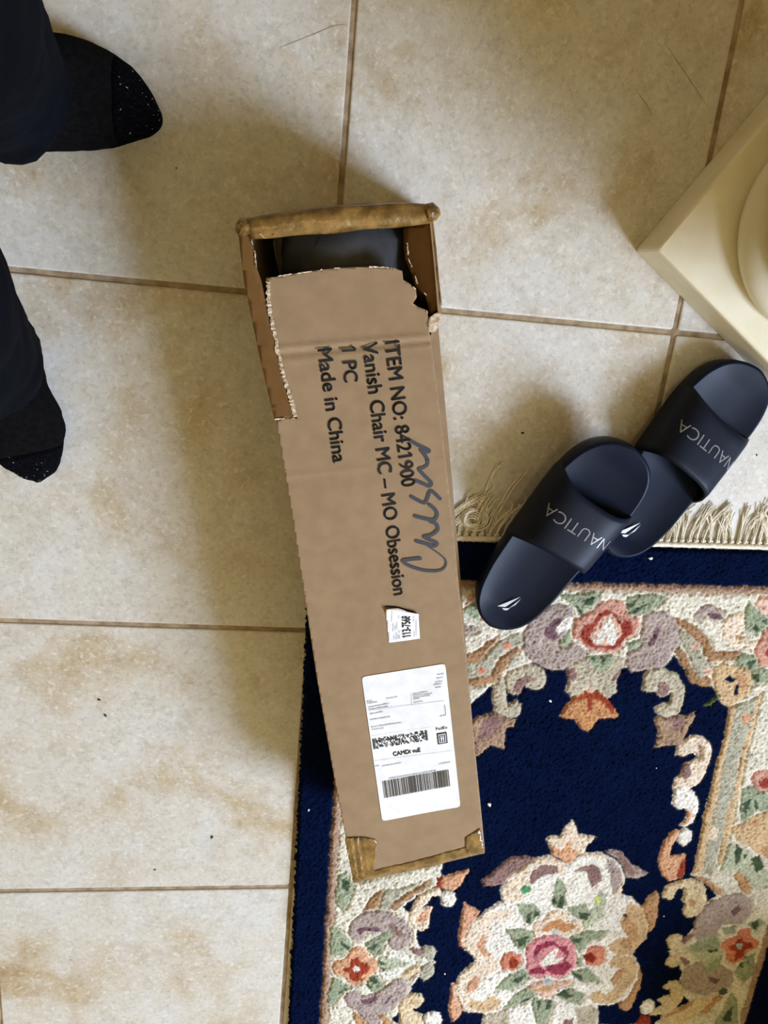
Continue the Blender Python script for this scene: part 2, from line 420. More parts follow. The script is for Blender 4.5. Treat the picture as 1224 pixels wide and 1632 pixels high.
# (part, yarn, outline); '*' in front of the part starts a new part
PAT = [
 # top border
 ('*leaf_motif', 'sage', '1 800,230 1090,200 1110,260 1040,330 960,380 900,300'),
 ('leaf_motif', 'green', '1 980,250 1080,240 1050,310 1000,300'),
 ('leaf_motif', 'green', '1 930,290 1000,370 970,380 930,330'),
 ('*leaf_motif', 'sage', '2 165,240 380,220 470,250 330,370 190,380 160,310'),
 ('leaf_motif', 'green', '2 190,350 330,280 370,255 310,300 220,375'),
 ('leaf_motif', 'green', '2 165,300 270,235 200,320'),
 ('*scroll_motif', 'lilac', '2 280,390 350,350 450,350 540,420 600,530 540,640 450,760 330,790 200,810 150,740 170,650 260,600 270,480'),
 ('scroll_motif', 'purple', '2 320,600 380,450 405,480 400,540 360,600'),
 ('*scroll_motif', 'lilac', '1 580,420 700,340 800,290 880,300 930,390 880,480 900,560 1010,660 1000,740 860,790 760,800 690,780 580,720 520,640 540,500'),
 ('scroll_motif', 'white', '1 790,520 780,470 850,400 930,390 880,480 820,500'),
 ('scroll_motif', 'purple', '1 700,500 760,410 850,390 780,470 800,540 750,570 700,540'),
 ('*leaf_motif', 'sage', '1 790,580 880,490 910,560 880,620 800,620'),
 ('*leaf_motif', 'sage', '2 160,580 290,550 270,620 180,650'),
 ('leaf_motif', 'green', '2 170,580 200,570 190,620'),
 ('*tulip_motif', 'greyc', 'p 902,1064 932,1047 980,1045 996,1049 995,1061 982,1083 983,1103 968,1113 953,1100 932,1102 911,1111 900,1102 907,1083'),
 ('tulip_motif', 'mauve', '3 860,30 930,20 940,80 910,130 870,90'),
 ('tulip_motif', 'mauve', '2 30,860 140,760 110,830 60,870'),
 ('tulip_motif', 'sage', '1 1010,690 1224,680 1190,760 1120,800 1050,770'),
 ('tulip_motif', 'green', '1 1040,700 1090,700 1070,740'),
 ('tulip_motif', 'green', '1 1120,690 1160,700 1130,760'),
 ('tulip_motif', 'orange', '3 810,385 850,310 900,250 960,210 1050,190 1120,200 1160,240 1224,330 4 100,240 75,265 3 1224,400 1100,400 1070,440 1030,505 960,460 930,410 870,415'),
 ('tulip_motif', 'rust', '3 860,310 920,250 1000,205 1100,200 1170,250 1224,330 1215,370 1180,340 1130,270 1060,240 1000,250 920,270'),
 ('tulip_motif', 'rust', '3 1015,240 1060,240 1050,330 1020,350'),
 ('tulip_motif', 'ltpink', '3 985,195 1030,140 1080,190 1040,200'),
 ('*rose_motif', 'pink', '1 900,500 930,410 1000,370 1060,340 1110,280 1180,260 1224,255 2 70,265 140,270 160,330 200,390 260,400 265,460 230,520 160,550 140,620 100,660 0,670 1 1150,670 1040,650 980,590 910,550'),
 ('rose_motif', 'red', '1 950,530 1000,440 1060,430 1100,360 1160,330 2 0,335 70,350 130,440 140,400 200,440 210,500 140,550 110,600 40,640 1 1200,640 1130,620 1060,620 1000,590'),
 ('rose_motif', 'ltpink', '1 1030,540 1070,460 1130,390 1200,360 2 60,380 110,440 120,520 70,590 0,610 1 1150,600 1080,600'),
 ('rose_motif', 'red', '1 1090,470 1120,420 1130,460'),
 ('rose_motif', 'white', '1 1060,570 1120,490 1170,400 1220,390 2 30,390 70,450 90,560 50,610 20,590 0,530 1 1160,530 1100,595'),
 ('*band_motif', 'brown', '2 510,395 620,420 720,490 790,570 830,650 1025,645 990,720 780,730 740,640 690,560 600,490 540,450'),
 ('band_motif', 'greyg', '2 555,490 640,520 700,590 760,720 820,740 800,830 700,850 660,760 640,700 600,620 560,560'),
 ('band_motif', 'ltpink', '2 640,600 680,570 715,610 690,650 650,640'),
 ('band_motif', 'ltpink', '2 740,790 780,760 810,800 790,840 750,830'),
 ('band_motif', 'brown', '2 530,650 570,620 620,680 650,770 700,840 800,850 810,915 740,920 650,890 600,800 560,720'),
 ('*band_motif', 'brown', '1 90,680 160,660 250,590 330,540 360,550 280,640 200,740 100,740'),
 ('band_motif', 'greyg', '1 90,740 200,740 290,640 380,560 520,500 540,620 480,620 400,640 330,740 290,840 110,850'),
 ('band_motif', 'brown', '1 300,830 340,740 420,650 500,620 520,640 430,740 370,830 330,890 250,910 110,920 110,860 250,840'),
 ('band_motif', 'coral', '1 380,600 410,570 450,600 430,635 390,630'),
 ('band_motif', 'coral', '1 190,790 220,770 265,795 240,820 200,815'),
 ('*scroll_motif', 'lilac', '1 80,440 180,470 210,510 120,530 80,520'),
 ('*petal_motif', 'lilac', '2 660,400 720,320 800,290 900,340 880,400 770,370 700,430'),
 ('petal_motif', 'purple', '2 770,370 830,360 900,400 870,425 800,410'),
 ('*scroll_motif', 'creamp', '2 870,440 930,380 1050,350 1050,500 980,530 1060,580 1150,560 1140,640 960,610 890,540'),
 ('scroll_motif', 'tan', '2 940,500 1000,530 1080,560 1000,570'),
 ('*leaf_motif', 'sage', '2 1050,350 1080,260 1130,330 1224,400 1224,480 1150,520 1050,500'),
 ('leaf_motif', 'green', '2 1095,470 1130,440 1170,490 1140,520'),
 ('leaf_motif', 'green', '2 1170,420 1224,400 1224,470'),
 ('*petal_motif', 'ltpink', '2 1120,300 1160,240 1260,230 1260,380 1180,370'),
 ('*rose_motif', 'pink', '2 1160,560 1200,490 1280,450 1340,560 1320,760 1150,770 1120,650'),
 ('rose_motif', 'red', '2 1195,660 1240,610 1290,640 1270,730'),
 ('*leaf_motif', 'sage', '2 970,740 1030,660 1140,680 1160,770 1240,790 1240,880 1110,900 1100,800 1000,790'),
 ('leaf_motif', 'green', '2 1060,730 1120,700 1130,720 1090,790'),
 ('leaf_motif', 'green', '2 1110,820 1170,810 1140,900'),
 ('leaf_motif', 'green', '2 1000,780 1040,730 1030,780'),
 ('*leaf_motif', 'olive', '4 735,170 780,130 840,75 860,110 800,160'),
 ('*flower_motif', 'tan', '4 805,-110 880,-160 1000,-130 1100,-110 1115,0 1080,70 1010,130 930,180 870,120 820,50'),
 ('flower_motif', 'tanb', '4 970,-90 1060,-80 1060,10 1020,70 1000,0'),
 ('flower_motif', 'navy', '2 895,850 930,825 980,850 960,880 920,880'),
 ('flower_motif', 'navy', '4 965,60 975,0 1005,5 990,90 970,95'),
 # scrolls either side of the tulip
 ('*scroll_motif', 'greyc', '4 275,50 290,-70 350,-130 450,-120 560,-60 610,40 600,110 560,220 500,255 420,250 375,215 375,180 430,140 490,140 500,70 430,105 400,90 390,60 330,65'),
 ('scroll_motif', 'mauve', '4 390,60 400,-20 450,-20 490,40 430,100'),
 ('*scroll_motif', 'greyc', '3 390,100 420,50 500,20 600,-10 690,40 710,110 690,170 610,195 550,160 540,120 520,200 500,240 430,215 405,160'),
 ('scroll_motif', 'mauve', '3 450,200 500,100 560,70 610,100 540,140 520,220'),
 ('*scroll_motif', 'greyc', '3 300,250 320,150 370,80 400,110 410,200 410,320 430,290 490,265 525,300 520,360 480,400 400,390 320,350'),
 ('*star_motif', 'tanm', '4 375,290 390,250 480,260 560,235 610,240 680,210 665,290 640,300 620,370 590,410 560,470 520,460 450,470 365,490 410,370 400,340'),
 ('star_motif', 'mauve', '4 430,260 560,240 610,270 570,350 510,345 500,290'),
 ('*star_motif', 'tanm', '3 150,430 200,380 260,370 330,360 400,395 490,410 460,470 400,490 395,640 290,600 200,690 170,700 150,560'),
 ('star_motif', 'mauve', '3 230,400 320,365 390,400 330,500 230,560 190,560'),
 ('*scroll_motif', 'creamp', '4 535,540 540,480 590,420 650,385 720,390 790,450 805,530 790,600 750,690 690,760 630,800 520,810 510,770 530,710 570,680 580,610 660,575 690,560 680,510 640,530 600,550'),
 ('scroll_motif', 'mauve', '4 580,610 640,600 650,680 590,720 570,680'),
 ('scroll_motif', 'tanm', '4 690,440 740,480 750,560 700,590 700,500'),
 ('*scroll_motif', 'white', '6 505,60 510,0 530,-70 600,-85 680,-30 705,30 700,120 660,200 600,230 545,220 600,170 620,110 600,90 550,100'),
 ('scroll_motif', 'peach', '6 550,220 610,170 620,100 660,90 640,160 600,215'),
 ('*scroll_motif', 'peach', '6 410,440 440,340 490,270 550,240 550,300 500,370 490,450 600,425 610,450 600,540 590,610 480,640 430,590 405,520'),
 ('scroll_motif', 'rust', '6 570,480 610,450 600,550 580,610 540,610 540,570'),
 ('*knob_motif', 'white', '6 545,260 600,230 660,270 650,330 600,375 550,340'),
 ('*scroll_motif', 'crt', '6 430,720 460,670 540,640 650,615 730,640 760,700 760,800 720,880 640,910 590,890 580,850 610,800 570,780 600,740 590,680 540,700 520,760 480,780 440,760'),
 ('scroll_motif', 'tanb', '6 630,760 690,770 670,820 630,820'),
 # right-hand inner bands
 ('*band_motif', 'tan', '4 930,180 985,160 900,560 840,880 830,950 6 835,0 760,400 730,560 650,590 700,400 770,0 4 765,940 830,640 900,380'),
 ('band_motif', 'greyg', '4 985,160 1140,90 1090,330 1020,520 970,800 940,940 6 940,0 870,350 830,520 780,590 730,560 770,350 835,0 4 830,940 900,560'),
 ('band_motif', 'tan', '4 1140,90 1190,40 1130,280 1060,560 1010,800 1000,940 6 1000,0 960,200 910,400 880,520 850,500 880,300 940,0 4 940,940 980,740 1030,500 1100,280'),
 ('band_motif', 'peach', '4 1020,250 1060,210 1095,250 1070,295 1030,290'),
 ('band_motif', 'creamp', '6 800,210 850,240 840,330 780,310'),
 ('*band_motif', 'tanb', '6 660,590 740,600 890,700 880,745 820,710 720,630'),
 ('*leaf_motif', 'sagel', '6 860,560 940,350 1080,400 1224,560 1260,660 1130,690 1000,560'),
 ('leaf_motif', 'green', '6 970,420 990,360 1030,390 1020,470 980,515'),
 ('leaf_motif', 'green', '6 1095,460 1160,440 1190,530 1130,565'),
 ('leaf_motif', 'green', '6 1040,430 1072,425 1050,475'),
 ('*flower_motif', 'tan', '6 940,240 1050,190 1120,140 1224,110 1300,200 1280,460 1150,440 1080,360 1000,340'),
 ('flower_motif', 'tanb', '6 1160,400 1224,350 1280,400 1200,450'),
 ('flower_motif', 'tanb', '6 1080,200 1160,150 1170,190 1100,240'),
 ('*leaf_motif', 'sage', '4 1020,960 1030,780 1100,760 1224,820 1260,960 6 1140,100 1060,190 1020,180'),
 ('leaf_motif', 'green', '4 1050,910 1080,850 1100,950'),
 ('leaf_motif', 'green', '4 1115,860 1150,890 1140,980'),
 ('leaf_motif', 'green', '6 1045,20 1075,60 1060,160 1040,100'),
 ('*flower_motif', 'pink', '4 1095,720 1130,660 1200,640 1290,670 1300,760 1230,810 1140,800'),
 ('flower_motif', 'red', '4 1150,740 1190,700 1250,710 1240,770 1180,785'),
 ('*petal_motif', 'tanb', '6 960,600 1010,565 1060,600 1100,680 1080,735 1020,720 1000,640'),
 # right-hand side spray
 ('*scroll_motif', 'lilac', '6 680,942 700,880 790,790 900,740 1000,720 1100,760 1110,850 1090,930 8 1110,20 1040,100 880,120 840,180 700,240 660,180 670,100'),
 ('scroll_motif', 'purple', '8 940,10 1000,-40 1025,0 960,50'),
 ('*scroll_motif', 'lilac', '8 575,560 600,440 680,390 800,400 860,400 960,470 970,540 930,580 850,620 740,650 640,620 590,590'),
 ('scroll_motif', 'purple', '8 775,500 860,515 840,560 790,540'),
 ('*knob_motif', 'crt', '8 465,240 480,200 550,180 590,210 570,260 610,290 510,310 480,290'),
 ('knob_motif', 'mauve', '8 560,240 660,170 670,200 590,262'),
 ('*knob_motif', 'crt', '8 455,410 480,360 540,320 640,320 640,350 560,360 560,420 500,445'),
 ('knob_motif', 'mauve', '8 560,360 645,385 610,430'),
 ('*leaf_motif', 'sagel', '8 590,300 700,230 850,180 890,260 870,350 760,440 700,360'),
 ('leaf_motif', 'sage', '8 640,280 720,230 850,200 870,290 770,310 660,320'),
 ('leaf_motif', 'green', '8 760,300 850,290 860,310 780,320'),
 ('leaf_motif', 'sage', '8 740,450 800,380 890,340 850,440 790,490'),
 ('*leaf_motif', 'sage', '8 880,140 980,120 980,180 900,190'),
 ('*leaf_motif', 'sage', '8 1070,110 1160,60 1195,100 1130,180'),
 ('leaf_motif', 'green', '8 1090,110 1150,70 1140,130 1120,150'),
 ('*leaf_motif', 'sage', '8 970,480 1060,350 1130,330 1120,480 1050,550'),
 ('leaf_motif', 'green', '8 1010,420 1040,390 1040,440'),
 ('leaf_motif', 'green', '8 1060,380 1090,370 1080,410'),
 ('*leaf_motif', 'sage', '8 830,840 880,760 950,620 1000,680 1000,870 830,870'),
 ('leaf_motif', 'green', '8 870,830 920,760 960,720 940,830'),
 ('*flower_motif', 'coral', '8 870,280 910,220 980,200 1020,140 1090,140 1110,210 1160,240 1150,290 1070,310 1040,380 970,410 910,380 910,320'),
 ('flower_motif', 'rust', '8 920,270 980,250 1020,195 1040,240 1100,240 1110,280 1050,300 1020,360 970,380 980,310 940,300'),
 ('flower_motif', 'grey', '8 980,270 1000,245 1035,260 1030,290 1000,298'),
 ('*band_motif', 'crt', '8 420,870 430,790 560,740 700,660 840,640 720,770 560,870'),
 ('band_motif', 'tanb', '8 700,770 850,640 890,660 760,785'),
 ('band_motif', 'tanb', '8 440,800 560,745 690,660 650,720 500,790'),
 ('band_motif', 'green', '8 850,610 880,585 925,600 915,635 870,645'),
 ('*scroll_motif', 'crt', '8 440,580 480,540 550,535 595,590 590,660 550,730 480,780 340,800 350,760 430,720 390,680 440,650 490,640 500,600 460,610'),
 ('*knob_motif', 'white', '8 270,740 290,690 330,675 375,700 370,750 330,790 280,785'),
 ('*bud_motif', 'rust', '8 220,870 270,800 340,800 350,870'),
 # left-hand side spray
 ('*leaf_motif', 'sage', 'a 360,470 380,370 430,340 480,430 430,560 400,590 360,540'),
 ('leaf_motif', 'green', 'a 400,380 450,400 440,470 400,440'),
 ('*band_motif', 'brown', 'a 520,590 600,470 660,440 620,560'),
 ('band_motif', 'greyg', 'a 620,570 660,450 780,440 890,390 850,440 760,490 690,560'),
 ('band_motif', 'brown', 'a 680,560 760,500 860,440 940,380 930,440 800,510 720,570'),
 ('*scroll_motif', 'creamp', 'a 1020,490 960,490 900,560 955,560 930,640 930,690 880,710 830,680 805,620 830,560 870,490 930,450 1000,440'),
 ('scroll_motif', 'peachb', 'a 860,620 900,580 945,555 930,620 880,660'),
 ('*bud_motif', 'peach', 'a 1005,375 1175,330 1150,400 1090,460 1005,440'),
 ('bud_motif', 'rust', 'a 980,380 1015,375 1010,440 975,440'),
 ('*knob_motif', 'white', 'a 1000,480 1040,455 1085,470 1100,510 1080,550 1045,565 1005,540'),
 ('*scroll_motif', 'lilac', '9 275,290 310,190 400,120 540,100 640,120 750,190 805,280 790,370 720,440 650,440 610,380 560,290 440,280 400,340 320,360'),
 ('scroll_motif', 'purple', '9 350,260 420,235 520,240 560,275 500,280 420,270 370,300'),
 ('scroll_motif', 'mauve', '9 600,220 650,200 730,300 690,330'),
 ('*leaf_motif', 'white', '9 520,620 600,440 720,450 840,525 740,590 640,660 570,680'),
 ('leaf_motif', 'sagel', '9 530,480 700,500 800,535 700,570 560,600 520,560'),
 ('leaf_motif', 'green', '9 520,510 590,530 550,560'),
 ('leaf_motif', 'green', '9 540,570 600,570 560,610'),
 ('*leaf_motif', 'sage', '9 400,380 480,330 620,260 640,300 560,430 490,490 440,430'),
 ('leaf_motif', 'green', '9 430,410 540,350 480,440'),
 ('leaf_motif', 'green', '9 490,480 560,400 540,450'),
 ('*leaf_motif', 'sage', '9 130,240 200,250 300,350 310,420 220,480 130,470'),
 ('leaf_motif', 'green', '9 215,350 300,400 290,440 230,390'),
 ('*leaf_motif', 'sage', '9 420,650 520,640 590,740 570,810 460,770'),
 ('leaf_motif', 'green', '9 440,650 500,650 530,700 460,690'),
 ('leaf_motif', 'green', '9 420,710 480,720 460,750'),
 ('*leaf_motif', 'sage', '9 120,740 160,640 230,680 300,720 240,770 150,890 110,850'),
 ('leaf_motif', 'green', '9 190,780 280,720 270,750 200,795'),
 ('*flower_motif', 'peach', '9 150,570 170,520 260,490 300,430 360,390 430,430 450,490 520,520 520,600 450,640 420,690 350,720 290,700 250,650 170,620'),
 ('flower_motif', 'rust', '9 220,590 290,560 300,510 350,475 380,510 430,530 460,560 450,610 380,630 380,670 330,680 290,650 290,610'),
 ('flower_motif', 'white', '9 312,575 335,548 368,560 365,595 330,602'),
 ('*knob_motif', 'greyg', '9 880,470 890,400 960,390 1000,440 980,500 930,520'),
 ('knob_motif', 'mauve', '9 770,420 810,400 880,430 890,490 820,470'),
 ('*knob_motif', 'greyg', '9 850,620 870,560 940,520 985,580 970,650 910,685 860,660'),
 ('knob_motif', 'crt', '9 700,640 770,580 850,540 870,600 790,650 740,660'),
 ('knob_motif', 'mauve', '9 760,660 850,600 850,620 790,670'),
 ('*scroll_motif', 'lilac', '9 240,830 260,780 340,750 390,800 510,780 590,720 640,670 720,650 770,700 770,780 700,870 580,940 500,1050 420,1050 350,930 270,890'),
 ('scroll_motif', 'purple', '9 380,820 440,830 510,780 520,820 450,870 390,850'),
 ('scroll_motif', 'purple', '9 550,880 600,820 640,790 620,840'),
 ('*band_motif', 'tanb', '9 310,930 380,960 440,1050 340,1050'),
 ('*band_motif', 'tanb', '9 510,960 570,950 680,1050 580,1050'),
 ('*scroll_motif', 'crt', '9 690,910 730,820 800,785 870,790 900,850 860,900 800,910 820,930 890,950 880,990 900,1050 700,1050'),
 ('scroll_motif', 'tanb', '9 780,860 830,830 820,880'),
 ('*knob_motif', 'white', '9 890,990 920,940 970,930 1030,950 1045,1000 1020,1060 920,1060'),
 # medallion
 ('*medallion_leaf', 'mauve', '5 220,540 290,500 360,430 450,360 600,350 640,365 540,420 450,500 380,570 250,580'),
 ('*medallion_leaf', 'lilac', '6 0,410 60,400 130,420 200,500 330,575 250,615 160,610 140,540 80,460'),
 ('medallion_leaf', 'mauve', '6 60,410 130,430 190,500 240,570 180,590 120,490'),
 ('*medallion_leaf', 'peachb', '7 45,190 70,90 90,-50 130,-30 215,20 110,170 95,300 60,270'),
 ('*medallion_leaf', 'peachb', '7 0,550 30,560 40,660 85,760 60,810 0,850 -20,760 -10,620'),
 ('*medallion_leaf', 'tanb', '6 275,830 330,750 390,700 410,740 405,860 370,1000 330,1020 310,900'),
 ('*medallion_leaf', 'tanb', '8 105,710 160,640 215,540 240,440 270,450 285,520 260,600 210,720 170,770 110,740'),
 ('*medallion', 'white', 'p 801,1436 797,1420 809,1400 839,1379 856,1366 879,1364 898,1375 915,1369 932,1361 958,1360 975,1368 988,1378 997,1400 991,1425 1006,1430 1023,1446 1032,1470 1034,1476 1030,1495 1008,1521 1020,1540 1016,1562 1000,1590 978,1602 952,1603 956,1620 950,1650 880,1700 790,1690 765,1640 772,1617 740,1612 724,1580 735,1550 758,1531 745,1513 738,1498 750,1475 770,1455 795,1438'),
 ('medallion', 'creamp', '5 380,600 480,480 600,400 580,540 520,690 400,690'),
 ('medallion', 'creamp', '5 640,365 750,350 840,400 850,480 800,480 780,420 700,400 600,440'),
 ('medallion', 'creamp', '5 1010,350 1120,330 1200,400 6 120,560 150,620 130,730 60,760 60,600 20,480'),
 ('medallion', 'mauve', '5 580,540 600,460 660,420 720,400 790,420 790,470 720,480 660,500 610,550'),
 ('medallion', 'mauve', '5 900,470 960,430 1060,400 1110,450 1130,530 1050,585 1020,500 990,460'),
 ('medallion', 'lilac', '6 10,470 60,480 120,560 130,660 60,740 40,640'),
 ('medallion', 'sagel', '5 1060,720 1100,600 1160,640 1130,800 1000,900 980,850'),
 ('medallion', 'gem', '5 510,600 530,565 590,570 595,620 550,635 520,625'),
 ('medallion', 'sage', '5 480,710 600,700 670,760 600,860 550,850'),
 ('medallion', 'green', '5 560,790 600,760 595,850 560,850'),
 ('medallion', 'green', '5 610,740 670,790 620,805'),
 ('medallion', 'sage', '5 740,690 770,560 800,500 850,560 870,720 780,745'),
 ('medallion', 'green', '5 740,720 765,640 800,700'),
 ('medallion', 'green', '5 810,640 850,650 830,745 795,735'),
 ('medallion', 'sage', '5 860,740 1000,700 1050,780 990,840 900,800'),
 ('medallion', 'green', '5 940,770 1040,780 1000,830 960,825'),
 ('medallion', 'yellow', '5 1065,655 1090,650 1120,680 1095,705 1070,695'),
 ('medallion', 'yellow', '5 318,795 335,780 352,795 335,810'),
 ('medallion', 'creamp', '7 100,300 100,200 170,120 260,30 400,0 480,0 420,60 300,80 290,170 190,260 300,320 330,370 190,380'),
 ('medallion', 'peachb', '7 180,270 240,190 270,200 240,280 300,330 240,350'),
 ('medallion', 'creamp', '7 40,560 90,460 190,390 340,370 360,430 220,520 200,600 120,640 220,690 330,640 380,690 350,740 240,785 90,760 40,650'),
 ('medallion', 'peachb', '7 110,580 170,490 210,500 190,580 130,620'),
 ('medallion', 'tan', '7 130,660 220,690 300,640 370,680 340,740 220,770 140,720'),
 ('medallion', 'tan', '8 20,260 100,210 170,200 160,130 100,90 150,20 180,-70 280,-20 325,100 310,210 205,335 100,340 40,310'),  # right lobes tan against the cream left: shade put into the yarn
 ('medallion', 'tanb', '8 110,90 170,60 250,130 240,220 150,290 100,260 170,200'),
 ('medallion', 'dolive', '8 135,45 155,20 175,40 155,70'),
 ('medallion', 'tan', '8 20,400 80,340 205,345 250,430 220,520 130,640 0,715 -10,640 60,590 130,500 120,440 50,430'),
 ('medallion', 'tanb', '8 40,520 100,450 160,420 130,500 60,570'),
 ('medallion', 'tan', '7 1020,650 1060,610 1110,605 1160,640 1140,700 1070,700'),
 ('medallion', 'tan', '7 1130,690 1224,600 1240,700'),
 ('medallion', 'greyc', '7 220,870 260,780 430,740 430,870'),
 ('medallion', 'greyc', '7 930,740 1050,710 1105,760 1110,800 1080,870 940,870'),
 ('medallion', 'mauve', '7 840,830 920,810 900,870 830,870'),
 ('*crown_motif', 'creamp', '5 710,215 740,200 815,205 850,130 905,80 930,120 955,180 1090,210 1020,270 1000,330 940,350 900,400 850,410 820,370 745,340'),
 ('crown_motif', 'peach', '5 740,270 830,300 880,220 900,280 960,330 900,400 850,400 820,370 745,340'),
 ('*leaf_motif', 'sage', '7 390,150 500,140 600,160 620,230 530,310 470,270 430,200'),
 ('leaf_motif', 'green', '7 480,220 580,195 550,260 500,275'),
 ('*leaf_motif', 'sage', '7 880,210 1000,160 1180,150 1140,200 1050,240 960,320 920,270'),
 ('leaf_motif', 'green', '7 880,215 990,205 940,250'),
 ('*leaf_motif', 'sage', '7 320,600 400,500 540,440 590,490 520,570 430,605'),
 ('leaf_motif', 'green', '7 440,530 560,470 490,545'),
 ('*leaf_motif', 'sage', '7 390,740 460,640 580,570 640,640 560,700 440,740'),
 ('leaf_motif', 'green', '7 490,705 620,630 580,685'),
 ('*leaf_motif', 'sage', '7 595,720 620,660 700,680 770,690 760,760 700,870 640,860'),
 ('leaf_motif', 'green', '7 695,750 720,690 755,680 740,735'),
 ('leaf_motif', 'green', '7 640,680 668,680 645,765'),
 ('*leaf_motif', 'sage', '7 780,650 880,590 1010,640 960,720 850,690'),
 ('leaf_motif', 'green', '7 800,640 850,600 900,650 850,665'),
 ('*leaf_motif', 'sage', '7 890,470 1020,440 1130,540 1000,555 920,520'),
 ('leaf_motif', 'green', '7 890,470 980,495 980,535 930,510'),
 ('*leaf_motif', 'sage', '7 930,380 985,330 985,430 940,440'),
 ('*flower_motif', 'creamp', '7 600,150 620,90 690,80 720,10 800,0 860,20 880,60 980,90 990,160 880,190 760,170 680,190 610,190'),
 ('flower_motif', 'orange', '7 670,150 720,100 800,60 860,100 950,110 860,165 760,140 700,175'),
 ('flower_motif', 'grey', '7 752,165 780,140 808,160 800,190 765,190'),
 ('*flower_motif', 'ltpink', '7 570,590 600,540 700,530 800,540 900,530 900,570 800,600 760,660 690,670 620,620'),
 ('flower_motif', 'tanb', '7 600,600 700,565 820,565 740,600 700,615'),
 ('flower_motif', 'grey', '7 695,540 720,510 755,530 745,560 710,565'),
 ('*bud_motif', 'coral', '7 360,390 390,330 450,310 520,340 520,400 470,460 380,450'),
 ('bud_motif', 'rust', '7 430,370 460,340 500,380 490,430 440,430'),
 ('*bud_motif', 'coral', '7 990,350 1030,280 1100,260 1160,300 1150,390 1090,430 1010,420'),
 ('bud_motif', 'dred', '7 985,345 1040,320 1090,350 1060,400 1000,380'),
 ('*rose_motif', 'rose', '7 550,330 570,260 640,220 720,190 800,190 880,220 930,280 935,370 930,430 880,480 800,525 730,490 650,520 590,490 555,420'),
 ('rose_motif', 'drose', '7 610,310 640,260 740,225 800,260 860,270 885,330 850,370 905,420 840,485 760,485 720,450 690,485 610,475 590,440 650,425 630,380'),
 ('rose_motif', 'rose', '7 625,340 680,290 760,262 830,300 855,350 810,410 700,445 640,410'),
 ('rose_motif', 'white', '7 660,400 700,350 770,290 800,300 770,360 850,355 780,400 690,430'),
 ('rose_motif', 'drose', '7 690,425 780,402 830,405 760,448'),
]


def pip(P, X, Y):
    inside = np.zeros(X.shape, bool)
    n = len(P)
    for i in range(n):
        xa, ya = P[i]
        xb, yb = P[(i + 1) % n]
        if ya == yb: continue
        c = ((ya > Y) != (yb > Y)) & (X < (xb - xa) * (Y - ya) / (yb - ya) + xa)
        inside ^= c
    return inside


def smooth_noise(shape, cell, amp):
    g = rng.normal(size=(shape[0] // cell + 3, shape[1] // cell + 3))
    yy = np.arange(shape[0]) / cell
    xx = np.arange(shape[1]) / cell
    yi, xi = yy.astype(int), xx.astype(int)
    fy, fx = (yy - yi)[:, None], (xx - xi)[None, :]
    fy, fx = fy * fy * (3 - 2 * fy), fx * fx * (3 - 2 * fx)
    a = g[yi][:, xi] * (1 - fy) * (1 - fx) + g[yi + 1][:, xi] * fy * (1 - fx) + g[yi][:, xi + 1] * (1 - fy) * fx + g[yi + 1][:, xi + 1] * fy * fx
    return a * amp


def blur(a, n=1):
    for _ in range(n):
        p = np.pad(a, 1, mode='edge')
        a = (p[1:-1, 1:-1] * 2 + p[:-2, 1:-1] + p[2:, 1:-1] + p[1:-1, :-2] + p[1:-1, 2:]) / 6
    return a


def box_outline_px():
    return [(392, 360), (684, 335), (686, 545), (700, 690), (716, 840), (739, 1070), (768, 1360), (570, 1408), (536, 1225), (511, 1080), (476, 850), (446, 670)]


